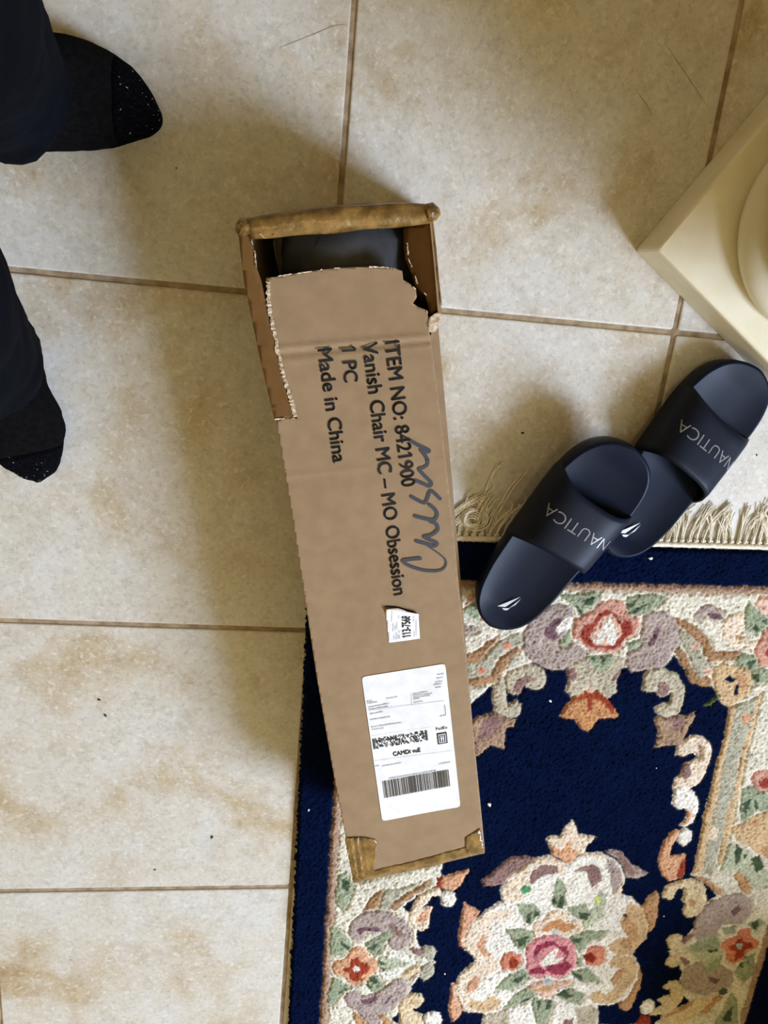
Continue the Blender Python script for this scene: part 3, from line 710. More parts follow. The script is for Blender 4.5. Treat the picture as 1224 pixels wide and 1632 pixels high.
def build_rug():
    root = empty('area_rug', (RC[0], RC[1], 0))
    root.rotation_euler = (0, 0, RA)
    tag(root, 'navy floral rug with carved pastel medallion lying under the long box', 'rug')
    step = 0.0016
    nu, nv = int(2 * RHW / step) + 1, int(2 * RHL / step) + 1
    us, vs_ = np.linspace(-RHW, RHW, nu), np.linspace(-RHL, RHL, nv)
    U, V = np.meshgrid(us, vs_)
    sh = U.shape
    Uj = U + smooth_noise(sh, 3, 0.0008) + smooth_noise(sh, 9, 0.0007)
    Vj = V + smooth_noise(sh, 3, 0.0008) + smooth_noise(sh, 9, 0.0007)
    names = ['navy_border', 'border_stripe', 'border_ground', 'navy_field']
    cols = [YARN['navy'], YARN['stripe'], YARN['cream'], YARN['navy']]
    idx = np.zeros(sh, int)       # colour patch
    bx, by = RHW - 0.054, RHL - 0.057
    m = (abs(Uj) < bx) & (abs(Vj) < by); idx[m] = 1
    m = (abs(Uj) < bx - 0.0125) & (abs(Vj) < by - 0.0125); idx[m] = 2
    q = [rug_uv(at(px, py, RZ)) for px, py in
         [(967, 1062), (1030, 1068), (1060, 1062), (1076, 1045), (1092, 1070), (1103, 1090), (1135, 1096), (1150, 1120), (1162, 1128), (1155, 1175), (1144, 1217),
          (1128, 1288), (1113, 1355), (1102, 1395), (1123, 1408), (1144, 1427), (1128, 1438), (1110, 1465), (1106, 1480), (1091, 1497), (1066, 1512)]]
    q = [(max(a, 0), max(b, 0)) for a, b in q]
    q[0] = (0, q[0][1]); q[-1] = (q[-1][0], 0)
    ring = q + [(a, -b) for a, b in q[-2::-1]] + [(-a, -b) for a, b in q[1:]] + [(-a, b) for a, b in q[-2:0:-1]]
    idx[pip(ring, Uj, Vj)] = 3
    part_of = [0, 1, 2, 3]
    pnames = list(names)
    for nm, yc, spec in PAT:
        if nm[0] == '*':
            pnames.append(nm[1:])
        P = [rug_uv(at(px, py, RZ)) for px, py in cpts(spec)]
        k = len(cols)
        cols.append(YARN[yc])
        part_of.append(len(pnames) - 1)
        P = np.array(P)
        i0, i1 = np.searchsorted(vs_, P[:, 1].min() - .006), np.searchsorted(vs_, P[:, 1].max() + .006)
        j0, j1 = np.searchsorted(us, P[:, 0].min() - .006), np.searchsorted(us, P[:, 0].max() + .006)
        if i1 <= i0 or j1 <= j0: continue
        sub = idx[i0:i1, j0:j1]
        sub[pip([tuple(p) for p in P], Uj[i0:i1, j0:j1], Vj[i0:i1, j0:j1])] = k
    # the woven design repeats about both axes of the rug: fill in what no photo point covers
    Xw = RC[0] + U * RCS - V * RSN - CAM[0]
    Yw = RC[1] + U * RSN + V * RCS - CAM[1]
    Zw = RZ - CAM[2]
    xc = RW[0, 0] * Xw + RW[0, 1] * Yw + RW[0, 2] * Zw
    yc_ = RW[1, 0] * Xw + RW[1, 1] * Yw + RW[1, 2] * Zw
    zc = RW[2, 0] * Xw + RW[2, 1] * Yw + RW[2, 2] * Zw
    px, py = 612 + F * xc / zc, 816 + F * yc_ / zc
    seen = (px < 1226) & (py < 1634) & (px > 0) & ~pip(box_outline_px(), px, py) & ~pip([(738, 975), (780, 860), (900, 690), (1020, 740), (900, 940), (800, 1012)], px, py)
    mirror = np.zeros(sh, int)
    done = seen.copy()
    base_idx = idx.copy()
    for code, fl in ((1, np.s_[:, ::-1]), (2, np.s_[::-1, :]), (3, np.s_[::-1, ::-1])):
        m = (~done) & seen[fl]
        idx[m] = base_idx[fl][m]
        mirror[m] = code
        done |= m
    part_of = np.array(part_of)
    cols = np.array(cols)
    # carved relief: grooves where colours meet
    edge = np.zeros(sh)
    for a, b in ((np.s_[1:, :], np.s_[:-1, :]), (np.s_[:, 1:], np.s_[:, :-1])):
        d = (idx[a] != idx[b]).astype(float)
        edge[a] = np.maximum(edge[a], d); edge[b] = np.maximum(edge[b], d)
    big = np.zeros(sh)
    pid = part_of[idx]
    for a, b in ((np.s_[1:, :], np.s_[:-1, :]), (np.s_[:, 1:], np.s_[:, :-1])):
        d = (pid[a] != pid[b]).astype(float)
        big[a] = np.maximum(big[a], d); big[b] = np.maximum(big[b], d)
    Z = RZ - 0.0005 * blur(edge, 2) - 0.0028 * blur(big, 2)
    raised = (~np.isin(idx, (0, 3))).astype(float)
    Z += 0.0012 * blur(raised, 3) + rng.normal(size=sh) * 0.0006 + smooth_noise(sh, 2, 0.0007) + smooth_noise(sh, 30, 0.0006)
    ed = np.minimum(RHW - abs(U), RHL - abs(V))
    Z -= np.clip((0.006 - ed) / 0.006, 0, 1) ** 2 * 0.009
    jit = np.clip((0.004 - ed) / 0.004, 0, 1)
    Uo = U + jit * smooth_noise(sh, 2, 0.0012)
    Vo = V + jit * smooth_noise(sh, 2, 0.0008)
    C = cols[idx] * (1 + rng.normal(size=sh)[..., None] * 0.17 + smooth_noise(sh, 2, 0.13)[..., None] + smooth_noise(sh, 12, 0.06)[..., None])
    # yarn dyed a touch unevenly: neighbouring tufts mix at the seams
    for c in range(3): C[..., c] = C[..., c] * 0.62 + blur(C[..., c], 2) * 0.38
    C = np.clip(C, 0.0008, 0.95)
    verts = np.stack([Uo, Vo, Z], -1).reshape(-1, 3)
    rgba = np.concatenate([C.reshape(-1, 3), np.ones((verts.shape[0], 1))], 1)
    ii, jj = np.meshgrid(np.arange(nv - 1), np.arange(nu - 1), indexing='ij')
    a = (ii * nu + jj).ravel()
    quads = np.stack([a, a + 1, a + nu + 1, a + nu], 1)
    key = (pid + 1000 * np.where(np.isin(pid, (0, 1, 2, 3)), 0, mirror))[:-1, :-1].ravel()
    # every separate woven piece becomes a part of its own
    kg = key.reshape(nv - 1, nu - 1)
    comp = np.zeros_like(kg)
    for k in np.unique(kg):
        if k % 1000 < 4: continue
        ys, xs_ = np.nonzero(kg == k)
        a0_, a1_, b0_, b1_ = ys.min(), ys.max() + 1, xs_.min(), xs_.max() + 1
        mk = kg[a0_:a1_, b0_:b1_] == k
        lab = np.where(mk, np.arange(mk.size).reshape(mk.shape), 10 ** 9)
        for _ in range(600):
            old = lab
            p_ = np.pad(lab, 1, constant_values=10 ** 9)
            lab = np.where(mk, np.minimum.reduce([p_[1:-1, 1:-1], p_[:-2, 1:-1], p_[2:, 1:-1], p_[1:-1, :-2], p_[1:-1, 2:], p_[:-2, :-2], p_[2:, 2:], p_[:-2, 2:], p_[2:, :-2]]), 10 ** 9)
            if (old == lab).all(): break
        ls, cn = np.unique(lab[mk], return_counts=True)
        for r_, i_ in enumerate(np.argsort(-cn)):
            if r_ == 0: continue
            sub = comp[a0_:a1_, b0_:b1_]
            if cn[i_] >= 25: sub[lab == ls[i_]] = r_
            else:                                   # stray tufts go with the ground they stand in
                gsub = kg[a0_:a1_, b0_:b1_]
                gsub[lab == ls[i_]] = 3 if cols[idx[:-1, :-1][a0_:a1_, b0_:b1_][lab == ls[i_]][0]][2] < 0.05 else 2
    key = (kg + 10000 * comp).ravel()
    order = np.argsort(key, kind='stable')
    ks, starts = np.unique(key[order], return_index=True)
    for n_, k in enumerate(ks):
        sel = order[starts[n_]: starts[n_ + 1] if n_ + 1 < len(ks) else None]
        if len(sel) < 12: continue
        qd = quads[sel]
        uniq, inv = np.unique(qd, return_inverse=True)
        inv = inv.reshape(-1, 4)
        me = bpy.data.meshes.new(pnames[k % 1000])
        me.vertices.add(len(uniq)); me.vertices.foreach_set('co', verts[uniq].astype(np.float32).ravel())
        me.loops.add(inv.size); me.loops.foreach_set('vertex_index', inv.astype(np.int32).ravel())
        me.polygons.add(len(inv)); me.polygons.foreach_set('loop_start', (np.arange(len(inv)) * 4).astype(np.int32))
        me.update(calc_edges=True)
        at_ = me.color_attributes.new('yarn', 'FLOAT_COLOR', 'POINT')
        at_.data.foreach_set('color', rgba[uniq].astype(np.float32).ravel())
        me.materials.append(MT['rug'])
        o = bpy.data.objects.new(pnames[k % 1000], me)
        COL.objects.link(o)
        o.parent = root
    mb = MB().box((-RHW + 0.001, -RHL - 0.004, 0.0003), (RHW - 0.001, RHL + 0.004, 0.0045))
    o = obj('rug_backing', mb.v, mb.f, MT['backing'], None); o.parent = root
    # woven selvedge along both short ends
    for sgn in (1, -1):
        mb = MB()
        n = 240
        pts = [(-RHW + 2 * RHW * i / n, sgn * (RHL + 0.0045 + random.uniform(-.0006, .0006)), 0.0045 + random.uniform(-.0004, .0006)) for i in range(n + 1)]
        mb.tube(pts, 0.0042, 8)
        o = obj('selvedge', mb.v, mb.f, MT['fringe'], None, True, 'off-white woven end of the rug'); o.parent = root
    # tassels, each a knotted bundle of cotton strands
    npc = 82
    for sgn in (1, -1):
        for i in range(npc):
            uc = -RHW + 2 * RHW * (i + 0.5) / npc
            vb = sgn * (RHL + 0.0075)
            mb = MB()
            wx, wy = rug_xy(uc, vb)
            lean = 0.25 * math.sin(i * 0.9) + random.uniform(-0.25, 0.25) + (-0.02 if uc > 0.1 else 0.35)
            ln = random.uniform(0.045, 0.066)
            if sgn > 0 and uc > 0.17: ln *= random.uniform(0.85, 1.15)
            curl = random.uniform(-1, 1)
            for s_ in range(7 if sgn > 0 else 3):
                off = random.uniform(-0.0042, 0.0042)
                ph = random.uniform(0, 6.28)
                l2 = ln * random.uniform(0.8, 1.1)
                le = lean + random.uniform(-0.14, 0.14)
                pts = []
                for t in np.linspace(0, 1, 9):
                    fx = off * (0.35 + 1.0 * t) + le * l2 * t * t + 0.0022 * math.sin(ph + 5 * t) * t + curl * 0.007 * math.sin(2.6 * t) * t
                    pts.append((uc + fx, vb + sgn * l2 * t * (1 - 0.12 * abs(curl) * t), 0.0018 + 0.0035 * abs(math.sin(2.2 * t + ph)) * (1 - 0.4 * t)))
                mb.tube(pts, 0.00085, 5)
            # the knot
            kp = [(uc + 0.003 * math.cos(a), vb + sgn * 0.003 + 0.0016 * math.sin(a), 0.004 + 0.0012 * math.sin(2 * a)) for a in np.linspace(0, 2 * math.pi, 9)]
            mb.tube(kp, 0.0016, 5)
            o = obj('tassel', mb.v, mb.f, MT['fringe'], None, True); o.parent = root
    # the fringe end that has rolled up into a coil beside the box
    mb = MB()
    cx, cy = rug_uv(at(752, 828, 0.008))
    for k in range(7):
        rr = 0.0045 + 0.0026 * k
        pts = []
        for a in np.linspace(0.3 * k, 0.3 * k + 4.6 + 0.5 * (k % 3), 18):
            pts.append((cx + rr * math.cos(a) * 1.05 + 0.001 * k, cy + rr * 0.85 * math.sin(a), 0.009 + 0.0035 * math.sin(a * 1.3 + k) - 0.0006 * k))
        mb.tube(pts, 0.0011, 5)
    o = obj('coiled_strand', mb.v, mb.f, MT['fringe'], None, True); o.parent = root
    for line in ([(757, 815), (768, 795), (778, 772), (786, 755), (800, 738)], [(762, 812), (776, 790), (786, 776), (783, 760), (793, 742)],
                 [(775, 850), (786, 820), (800, 798), (812, 778), (832, 756)], [(780, 852), (792, 822), (806, 800), (820, 776), (840, 752)],
                 [(776, 845), (778, 815), (790, 797), (800, 794)]):
        mb = MB()
        for k in range(3):
            pts = [(*(rug_uv(at(a + random.uniform(-2, 2), b + random.uniform(-2, 2), 0.003))), 0.0022) for a, b in line]
            mb.tube(pts, 0.0008, 5)
        o = obj('loose_strand', mb.v, mb.f, MT['fringe'], None, True); o.parent = root
    return root


build_rug()

# ------------------------------------------------------------------ cardboard box
BH = 0.170
BTL, BTR, BBR, BBL = [at(u, v, BH) for u, v in ((388, 352), (690, 325), (775, 1368), (566, 1416))]
BAX = (BTL + BTR - BBL - BBR); BAX /= np.linalg.norm(BAX)       # along the box, towards its open end
BRT = np.array([BAX[1], -BAX[0]])                                # towards its right side
SKEW = BRT * 0.024 + BAX * 0.0


def line_d(p, a, b):
    d = (b - a) / np.linalg.norm(b - a)
    n = np.array([-d[1], d[0]])
    return float(np.dot(np.asarray(p) - a, n))


LEFT = [at(u, v, BH) for u, v in ((386, 358), (384, 384), (412, 520), (440, 668), (470, 850), (505, 1080), (530, 1225), (566, 1414))]
RIGHT = [at(u, v, BH) for u, v in ((690, 328), (699, 420), (705, 498), (690, 545), (705.5, 690), (722, 840), (745, 1070), (774, 1367))]
CRS = [(at(412, 558, BH), at(684, 536, BH), 0.0018, 0.0024), (at(418, 566, BH), at(684, 543, BH), -0.0018, 0.0026), (at(450, 760, BH), at(708, 733, BH), 0.0006, 0.0018), (at(470, 575, BH), at(684, 550, BH), 0.0007, 0.002)]


def ztop(x, y):
    p = np.array([x, y])
    z = BH
    e = line_d(p, BBL, BBR)                  # inside is to the left of BL -> BR
    if e < 0.022: z -= (0.022 - e) ** 2 / 0.022 * 0.42
    for a, b, am, w in CRS:
        dd = line_d(p, a, b)
        z += am * math.exp(-(dd / w) ** 2)
    z += 0.0006 * math.sin(x * 40 + 1) * math.sin(y * 23)
    return z


def cpx(spec, sc, ox, oy):
    return [(ox + float(t.split(',')[0]) / sc, oy + float(t.split(',')[1]) / sc) for t in spec.split()]


def panel(name, outline, mat, parent, dz=0.0, thick=0.004, spacing=0.006, zf=ztop, rough=0.0, label=None, smooth=True):
    """a sheet with the given plan outline, following zf"""
    P = [np.array(p, float) for p in outline]
    if rough:
        Q = []
        for i, p in enumerate(P):
            q_ = P[(i + 1) % len(P)]
            n = max(1, int(np.linalg.norm(q_ - p) / 0.004))
            for k in range(n):
                Q.append(p + (q_ - p) * k / n + (rng.normal(size=2) * rough if n > 1 else 0))
        P = Q
    else:
        Q = []
        for i, p in enumerate(P):
            q_ = P[(i + 1) % len(P)]
            n = max(1, int(np.linalg.norm(q_ - p) / (spacing * 1.2)))
            Q += [p + (q_ - p) * k / n for k in range(n)]
        P = Q
    A = np.array(P)
    gx, gy = np.meshgrid(np.arange(A[:, 0].min(), A[:, 0].max(), spacing), np.arange(A[:, 1].min(), A[:, 1].max(), spacing))
    ins = pip([tuple(p) for p in P], gx, gy)
    pts = [Vector((float(p[0]), float(p[1]))) for p in P] + [Vector((float(a), float(b))) for a, b in zip(gx[ins], gy[ins])]
    vo, eo, fo, *_ = delaunay_2d_cdt(pts, [], [list(range(len(P)))], 1, 1e-6)
    n = len(vo)
    top = [(v.x, v.y, zf(v.x, v.y) + dz) for v in vo]
    bot = [(x, y, z - thick) for x, y, z in top]
    faces = [tuple(f) for f in fo]
    # orient upwards
    out = []
    cnt = {}
    for f in faces:
        a, b, c = (vo[f[0]], vo[f[1]], vo[f[2]])
        if (b - a).x * (c - a).y - (b - a).y * (c - a).x < 0: f = f[::-1]
        out.append(f)
        for k in range(len(f)):
            e = (f[k], f[(k + 1) % len(f)])
            cnt[e] = 1
    F_ = list(out) + [tuple(i + n for i in f[::-1]) for f in out]
    for (a, b) in cnt:
        if (b, a) not in cnt: F_.append((a, a + n, b + n, b))
    return obj(name, top + bot, F_, mat, parent, smooth, label)


def tpx(pts, h=BH):
    return [at(u, v, h) for u, v in pts]


FONT = None


def text_mesh(s, bold=0.0, outline=0.0):
    cu = bpy.data.curves.new('t', 'FONT')
    cu.body = s
    cu.size = 1.0
    cu.resolution_u = 4
    if outline:
        cu.fill_mode = 'NONE' if hasattr(cu, 'fill_mode') else cu.fill_mode
        cu.bevel_depth = outline
        cu.bevel_resolution = 0
    else:
        cu.offset = bold
    o = bpy.data.objects.new('t', cu)
    COL.objects.link(o)
    dg = bpy.context.evaluated_depsgraph_get()
    me = bpy.data.meshes.new_from_object(o.evaluated_get(dg))
    v = np.array([list(x.co) for x in me.vertices])
    f = [tuple(p.vertices) for p in me.polygons]
    bpy.data.objects.remove(o)
    bpy.data.meshes.remove(me)
    return v, f


CAPH = 0.72


def text_on(name, s, a, b, cap, mat, parent, bold=0.01, z0=None, dz=0.0007, flip=False, label=None):
    """text running from plan point a to plan point b, letters standing to its left, capital height cap"""
    v, f = text_mesh(s, 0.0)
    for i, ch in enumerate(s):                      # the numeral one carries a flag
        if ch == '1':
            xm = text_mesh(s[:i + 1])[0][:, 0].max() - 0.085
            k = len(v)
            v = np.concatenate([v, [(xm + .02, .70, 0), (xm, .60, 0), (xm - .15, .50, 0), (xm - .15, .585, 0), (xm - .02, .70, 0)]])
            f = f + [(k, k + 4, k + 3, k + 2, k + 1)]
    if bold > 0:
        vv, ff = [], []
        for k, (dx, dy) in enumerate(((-1, 0), (1, 0), (0, -1), (0, 1), (-.7, -.7), (.7, .7), (-.7, .7), (.7, -.7))):
            ff += [tuple(i + k * len(v) for i in q) for q in f]
            vv.append(v + np.array([dx * bold, dy * bold, 0.00001 * k]))
        v, f = np.concatenate(vv), ff
    a, b = np.array(a), np.array(b)
    w = v[:, 0].max() - v[:, 0].min()
    d = (b - a)
    n = np.array([-d[1], d[0]]) / np.linalg.norm(d)
    if flip: n = -n
    xs = (v[:, 0] - v[:, 0].min()) / w
    ys = v[:, 1] / CAPH * cap
    P = a + xs[:, None] * d + ys[:, None] * n
    zt_ = lambda p: max(ztop(p[0] + BAX[0] * k, p[1] + BAX[1] * k) for k in (-.006, -.003, 0, .003, .006))
    V3 = [(p[0], p[1], (zt_(p) if z0 is None else z0) + dz) for p in P]
    return obj(name, V3, f, mat, parent, False, label)


def ribbon(pts, wd, dz, zf=ztop):
    """flat pen stroke"""
    P = []
    for i in range(len(pts) - 1):                       # Catmull-Rom
        p0, p1, p2, p3 = [np.array(pts[max(0, min(len(pts) - 1, k))]) for k in (i - 1, i, i + 1, i + 2)]
        for t in np.linspace(0, 1, 9)[:-1]:
            P.append(0.5 * (2 * p1 + (p2 - p0) * t + (2 * p0 - 5 * p1 + 4 * p2 - p3) * t * t + (3 * p1 - p0 - 3 * p2 + p3) * t ** 3))
    P.append(np.array(pts[-1]))
    mb = MB()
    for k, p in enumerate(P):
        w_ = wd if not hasattr(wd, '__len__') else np.interp(k / (len(P) - 1), np.linspace(0, 1, len(wd)), wd)
        ring = [(p[0] + w_ / 2 * math.cos(a), p[1] + w_ / 2 * math.sin(a)) for a in np.linspace(0, 2 * math.pi, 11)[:-1]]
        n = len(mb.v)
        z = zf(p[0], p[1]) + dz + 0.00001 * (k % 7)
        mb.v += [(x, y, z) for x, y in ring]
        mb.f.append(tuple(range(n, n + 10)))
        if k:
            q_ = P[k - 1]
            d = p - q_
            L_ = np.linalg.norm(d)
            if L_ > 1e-6:
                nn = np.array([-d[1], d[0]]) / L_ * w_ / 2
                zz = zf(*q_) + dz
                n = len(mb.v)
                mb.v += [(*(q_ - nn), zz), (*(p - nn), z), (*(p + nn), z), (*(q_ + nn), zz)]
                mb.f.append((n, n + 1, n + 2, n + 3))
    return mb


def build_box():
    cen = (BTL + BTR + BBL + BBR) / 4
    root = empty('cardboard_box', (cen[0], cen[1], 0))
    tag(root, 'long brown cardboard shipping box torn open at its upper end', 'box')
    left, right = LEFT, RIGHT
    th = 0.004

    def zb(p):
        f = np.clip(np.dot(BTL - p, BAX) / 0.8, 0, 1)
        return 0.002 + 0.0135 * np.clip((f - 0.40) * 14, 0, 1)

    def wall(name, line, inw):
        mb = MB()
        rings = []
        for p in line:
            zt = ztop(*p) - th
            b_ = p + SKEW
            o_, i_ = 0.0, th
            rings.append([(*(p), zt), (*(p + inw * i_), zt), (*(b_ + inw * i_), zb(p)), (*b_, zb(p))])
        mb.loft(rings)
        return mb.build(name, MT['card'], root)
    wall('side_panel', left, BRT)
    wall('side_panel', right, -BRT)
    wall('end_panel', [BTL, BTL * .5 + BTR * .5 + BAX * 0.003, BTR], -BAX)
    wall('end_panel', [BBL, BBL * .5 + BBR * .5, BBR], BAX)
    mb = MB()
    ring = [p + SKEW for p in (BBL, BBR, BTR, BTL)]
    mid = [(BBL + (BTL - BBL) * 0.5) + SKEW, (BBR + (BTR - BBR) * 0.5) + SKEW]
    segs = [ring[0:2], mid, ring[3:1:-1]]
    rings = []
    for (a, b) in segs:
        z = zb(a - SKEW)
        rings.append([(*a, z), (*b, z), (*b, z + th), (*a, z + th)])
    mb.loft(rings)
    mb.build('bottom_panel', MT['card'], root)
    # torn top panel: the printed flap still hanging on
    flap = cpx('205,460 250,455 330,441 440,425 530,412 640,405 760,403 860,408 905,425 910,470 945,490 975,520 980,560 960,590 985,608 1030,625 1042,680 1036,712 1050,765', 3.22, 360, 300)
    flap += [(705.5, 690), (722, 840), (745, 1070), (774, 1367), (566, 1414), (530, 1225), (505, 1080), (470, 850), (440.5, 671)]
    flap += cpx('300,1178 365,1182 350,1130 330,1060 300,960 280,880 255,760 235,650 220,560 205,480', 3.22, 360, 300)
    panel('top_panel', tpx(flap), MT['card'], root, spacing=0.003)
    # top panel pieces still taped down round the hole
    strip_l = cpx('62,200 130,262 150,330 155,400 180,470 200,560 220,660 255,780 285,900 320,1040 362,1172 250,1190 170,850 92,470 75,330', 3.22, 360, 300)
    strip_r = cpx('930,200 1062,170 1082,300 1098,480 1112,600 1060,655 1035,555 985,500 970,440 940,370 930,280', 3.22, 360, 300)
    panel('taped_strip', tpx(strip_l), MT['card_dark'], root, label='tape-covered strip left of the tear')
    def z_bent(x, y):                       # this side has been pushed down into the box
        d_ = line_d((x, y), at(705, 498, BH), at(690, 328, BH))
        return BH - 0.003 - max(0, d_) * 0.75
    panel('taped_strip', tpx(strip_r), MT['card_dark'], root, zf=z_bent, label='tape-covered strip right of the tear')

    def ztop_lin(x, y): return BH + 0.001 * math.sin(60 * x) + 0.001 * math.sin(90 * y)
    # rolled, taped rim along the open end
    mb = MB()
    n = 26
    rings = []
    for i in range(n + 1):
        t = i / n
        c = at(392 + (690 - 392) * t, 358 - (358 - 333) * t - 4 * math.sin(t * math.pi), BH) - BAX * 0.004
        r1 = 0.0105 * (0.8 + 0.25 * math.sin(t * math.pi)) * (1 + 0.05 * math.sin(17 * t))
        ring = []
        for k in range(12):
            a = 2 * math.pi * k / 12
            off = BAX * (math.cos(a) * r1 * 1.15)
            ring.append((c[0] + off[0], c[1] + off[1], BH - 0.006 + math.sin(a) * r1 * 0.8 + 0.0008 * math.sin(23 * t + k)))
        rings.append(ring)
    mb.loft(rings)
    mb.build('taped_rim', MT['tape'], root, True, 'shiny tape-wrapped rim of the open end')
    mb = MB()
    for u, v, s_ in ((388, 363, 0.0095), (686, 340, 0.0105)):
        c = at(u, v, BH - 0.006)
        rings = []
        for i in range(7):
            ph = -math.pi / 2 + math.pi * i / 6
            rings.append([(c[0] + s_ * math.cos(ph) * math.cos(a) * random.uniform(.8, 1.1), c[1] + s_ * math.cos(ph) * math.sin(a) * random.uniform(.8, 1.1), BH - 0.006 + 0.011 * math.sin(ph)) for a in np.linspace(0, 2 * math.pi, 10)[:-1]])
        mb = MB(); mb.loft(rings)
        mb.build('crushed_corner', MT['tape'], root, False)
    # ragged pale paper along the tears
    tears = ['205,462 330,441 440,425 530,412 640,405 760,403 860,408', '905,425 910,470 945,490 975,520 980,560 960,590', '1030,625 1042,680 1036,712',
             '222,480 222,560 236,650 256,760 282,880 302,960 332,1060 352,1130 364,1180', '130,262 150,330 155,400 180,470', '930,280 940,370 970,440 985,500 1035,555', '150,215 200,255 260,240', '250,1186 300,1179 365,1182']
    for ti, spec in enumerate(tears):
        pts = tpx(cpx(spec, 3.22, 360, 300))
        mb = MB()
        strong = ti == 3
        P_ = []
        for a, b in zip(pts[:-1], pts[1:]):
            nseg = max(1, int(np.linalg.norm(b - a) / 0.0017))
            P_ += [(a + (b - a) * k / nseg, (b - a) / np.linalg.norm(b - a)) for k in range(nseg)]
        gate = smooth_noise((2, len(P_) + 2), 4, 1.0)[0]
        prev = None
        for k, (p, d) in enumerate(P_):
            nn = np.array([-d[1], d[0]])
            on = strong or gate[k] > -0.35
            wi = random.uniform(0.0014, 0.0040) if strong else random.uniform(0.0002, 0.0012)
            wo = random.uniform(0.0003, 0.0012) if strong else random.uniform(0.0, 0.0007)
            z = BH + random.uniform(0.0009, 0.0022)
            q_ = ((*(p - nn * wi), z - .0004), (*(p + nn * wo), z), (*(p + nn * (wo + .0002)), z - .003))
            if prev and on:
                mb.add(prev + q_, [(0, 3, 4, 1), (1, 4, 5, 2)])
            prev = q_ if on else None
        mb.build('torn_edge', MT['torn'], root)['kind'] = 'stuff'
    rag = cpx('1040,665 1075,640 1108,640 1100,680 1075,735 1045,740 1030,700', 3.22, 360, 300)
    panel('torn_scrap', tpx(rag), MT['torn'], root, dz=0.002, thick=0.001, spacing=0.004, zf=ztop_lin, rough=0.0008, label='pale torn scrap at the right of the tear')
    # tape at the closed end
    def zt2(x, y): return ztop(x, y) + 0.0004 * math.sin(x * 900 + y * 300) * math.sin(y * 500)
    panel('packing_tape', tpx([(601, 1386), (660, 1372), (730, 1353), (770, 1342), (774, 1366), (690, 1388), (566, 1415.5), (561, 1400)]), MT['tape'], root, dz=0.0006, thick=0.0004, spacing=0.004, zf=zt2, rough=0.0003)

    def ztw(x, y):
        w = line_d((x, y), at(575, 1335, BH), at(585, 1400, BH))
        return ztop(x, y) + 0.0007 + 0.0013 * math.sin(w * 800) * math.exp(-((w + 0.008) / 0.010) ** 2) + 0.0004 * math.sin(x * 700) * math.sin(y * 800)
    panel('packing_tape', tpx([(549, 1335), (575, 1333), (598, 1337), (601, 1341), (596, 1388), (580, 1405), (566, 1415), (556, 1370)]), MT['tape'], root, dz=0.0006, thick=0.0004, spacing=0.003, zf=ztw, rough=0.0003, label='wrinkled clear tape patch on the near left corner')
    panel('packing_tape', tpx([(741, 1335), (764, 1320), (770, 1345), (774, 1364), (748, 1371), (742, 1352)]), MT['tape'], root, dz=0.0009, thick=0.0004, spacing=0.004, zf=ztop, rough=0.0002)
    # printing
    T4 = [('ITEM NO: 8421900', (613, 545), (641, 777), 23.2), ('Vanish Chair MC \u2013 MO Obsession', (577.5, 547), (628, 949), 22.8), ('1 PC', (544.5, 553), (549, 610), 22.8), ('Made in China', (506, 556), (531.5, 738), 22.8)]
    for s, a, b, c in T4:
        A, B_ = at(*a, BH), at(*b, BH)
        mid = ((a[0] + b[0]) / 2, (a[1] + b[1]) / 2)
        cap = np.linalg.norm(at(mid[0] + c, mid[1] - 2, BH) - at(*mid, BH))
        text_on('printed_text', s, A, B_, cap, MT['ink'], root, bold=0.016, label='black printed line on the box')
    st = ['200,130 300,190 415,245 380,262 330,240 365,285 397,340 395,395 350,425 312,442 360,500 425,565 440,595 415,618 350,590 275,560',
          '232,728 300,765 370,792 400,740 425,675 460,680 530,748', '420,812 475,855 500,915 465,968 380,958 270,930',
          '430,985 490,1010 505,1070 440,1125 365,1145 430,1180 497,1210 465,1240 380,1215 285,1190', '400,1240 520,1320 590,1390 575,1465 500,1498 350,1490 200,1440 145,1395 200,1380 325,1368']
    for k, sp in enumerate(st):
        pts = tpx(cpx(sp, 6.525, 620, 680))
        wd = [0.0014, 0.0022, 0.0035, 0.0042, 0.0042] if k == 4 else 0.0042
        ribbon(pts, wd, 0.0006 + 0.0001 * k).build('marker_stroke', MT['marker'], root, label='grey hand-drawn marker stroke')
    # small address sticker with a lifted upper edge
    SC, OX, OY = 13.6, 600, 940
    stk = cpx('190,390 300,378 450,372 560,402 660,440 780,462 905,490 940,1050 620,1095 265,1140 230,800', SC, OX, OY)
    eA, eB = at(OX + 190 / SC, OY + 400 / SC, BH), at(OX + 905 / SC, OY + 480 / SC, BH)

    def zst(x, y):
        d = abs(line_d((x, y), eA, eB))
        return ztop(x, y) + 0.0006 + 0.0045 * max(0, 1 - d / 0.009) ** 2
    st_o = panel('address_sticker', tpx(stk), MT['label'], root, thick=0.0003, spacing=0.003, zf=zst, label='small white sticker with a lifted edge')

    def crop(SC, OX, OY): return lambda x, y: at(OX + x / SC, OY + y / SC, BH)
    c4 = crop(SC, OX, OY)
    text_on('sticker_number', '113-75681', c4(745, 1010), c4(720, 500), 0.0105, MT['print'], st_o, bold=0.02, dz=0.0011)
    mb = MB()
    for x, ya, yb in ((330, 430, 660), (360, 720, 880), (405, 760, 860), (440, 690, 830), (430, 920, 1050), (480, 530, 590), (490, 880, 910), (500, 980, 1050), (800, 540, 680), (860, 640, 980), (820, 880, 1000), (380, 980, 1050), (470, 960, 1040)):
        y = ya
        while y < yb:
            l_ = random.uniform(10, 26)
            P = [c4(x - 7, y), c4(x + 7, y), c4(x + 7, y + l_), c4(x - 7, y + l_)]
            mb.add([(*p, zst(*p) + 0.0004) for p in P], [(0, 3, 2, 1)])
            y += l_ + 8
    mb.build('fine_print', MT['print_grey'], st_o)
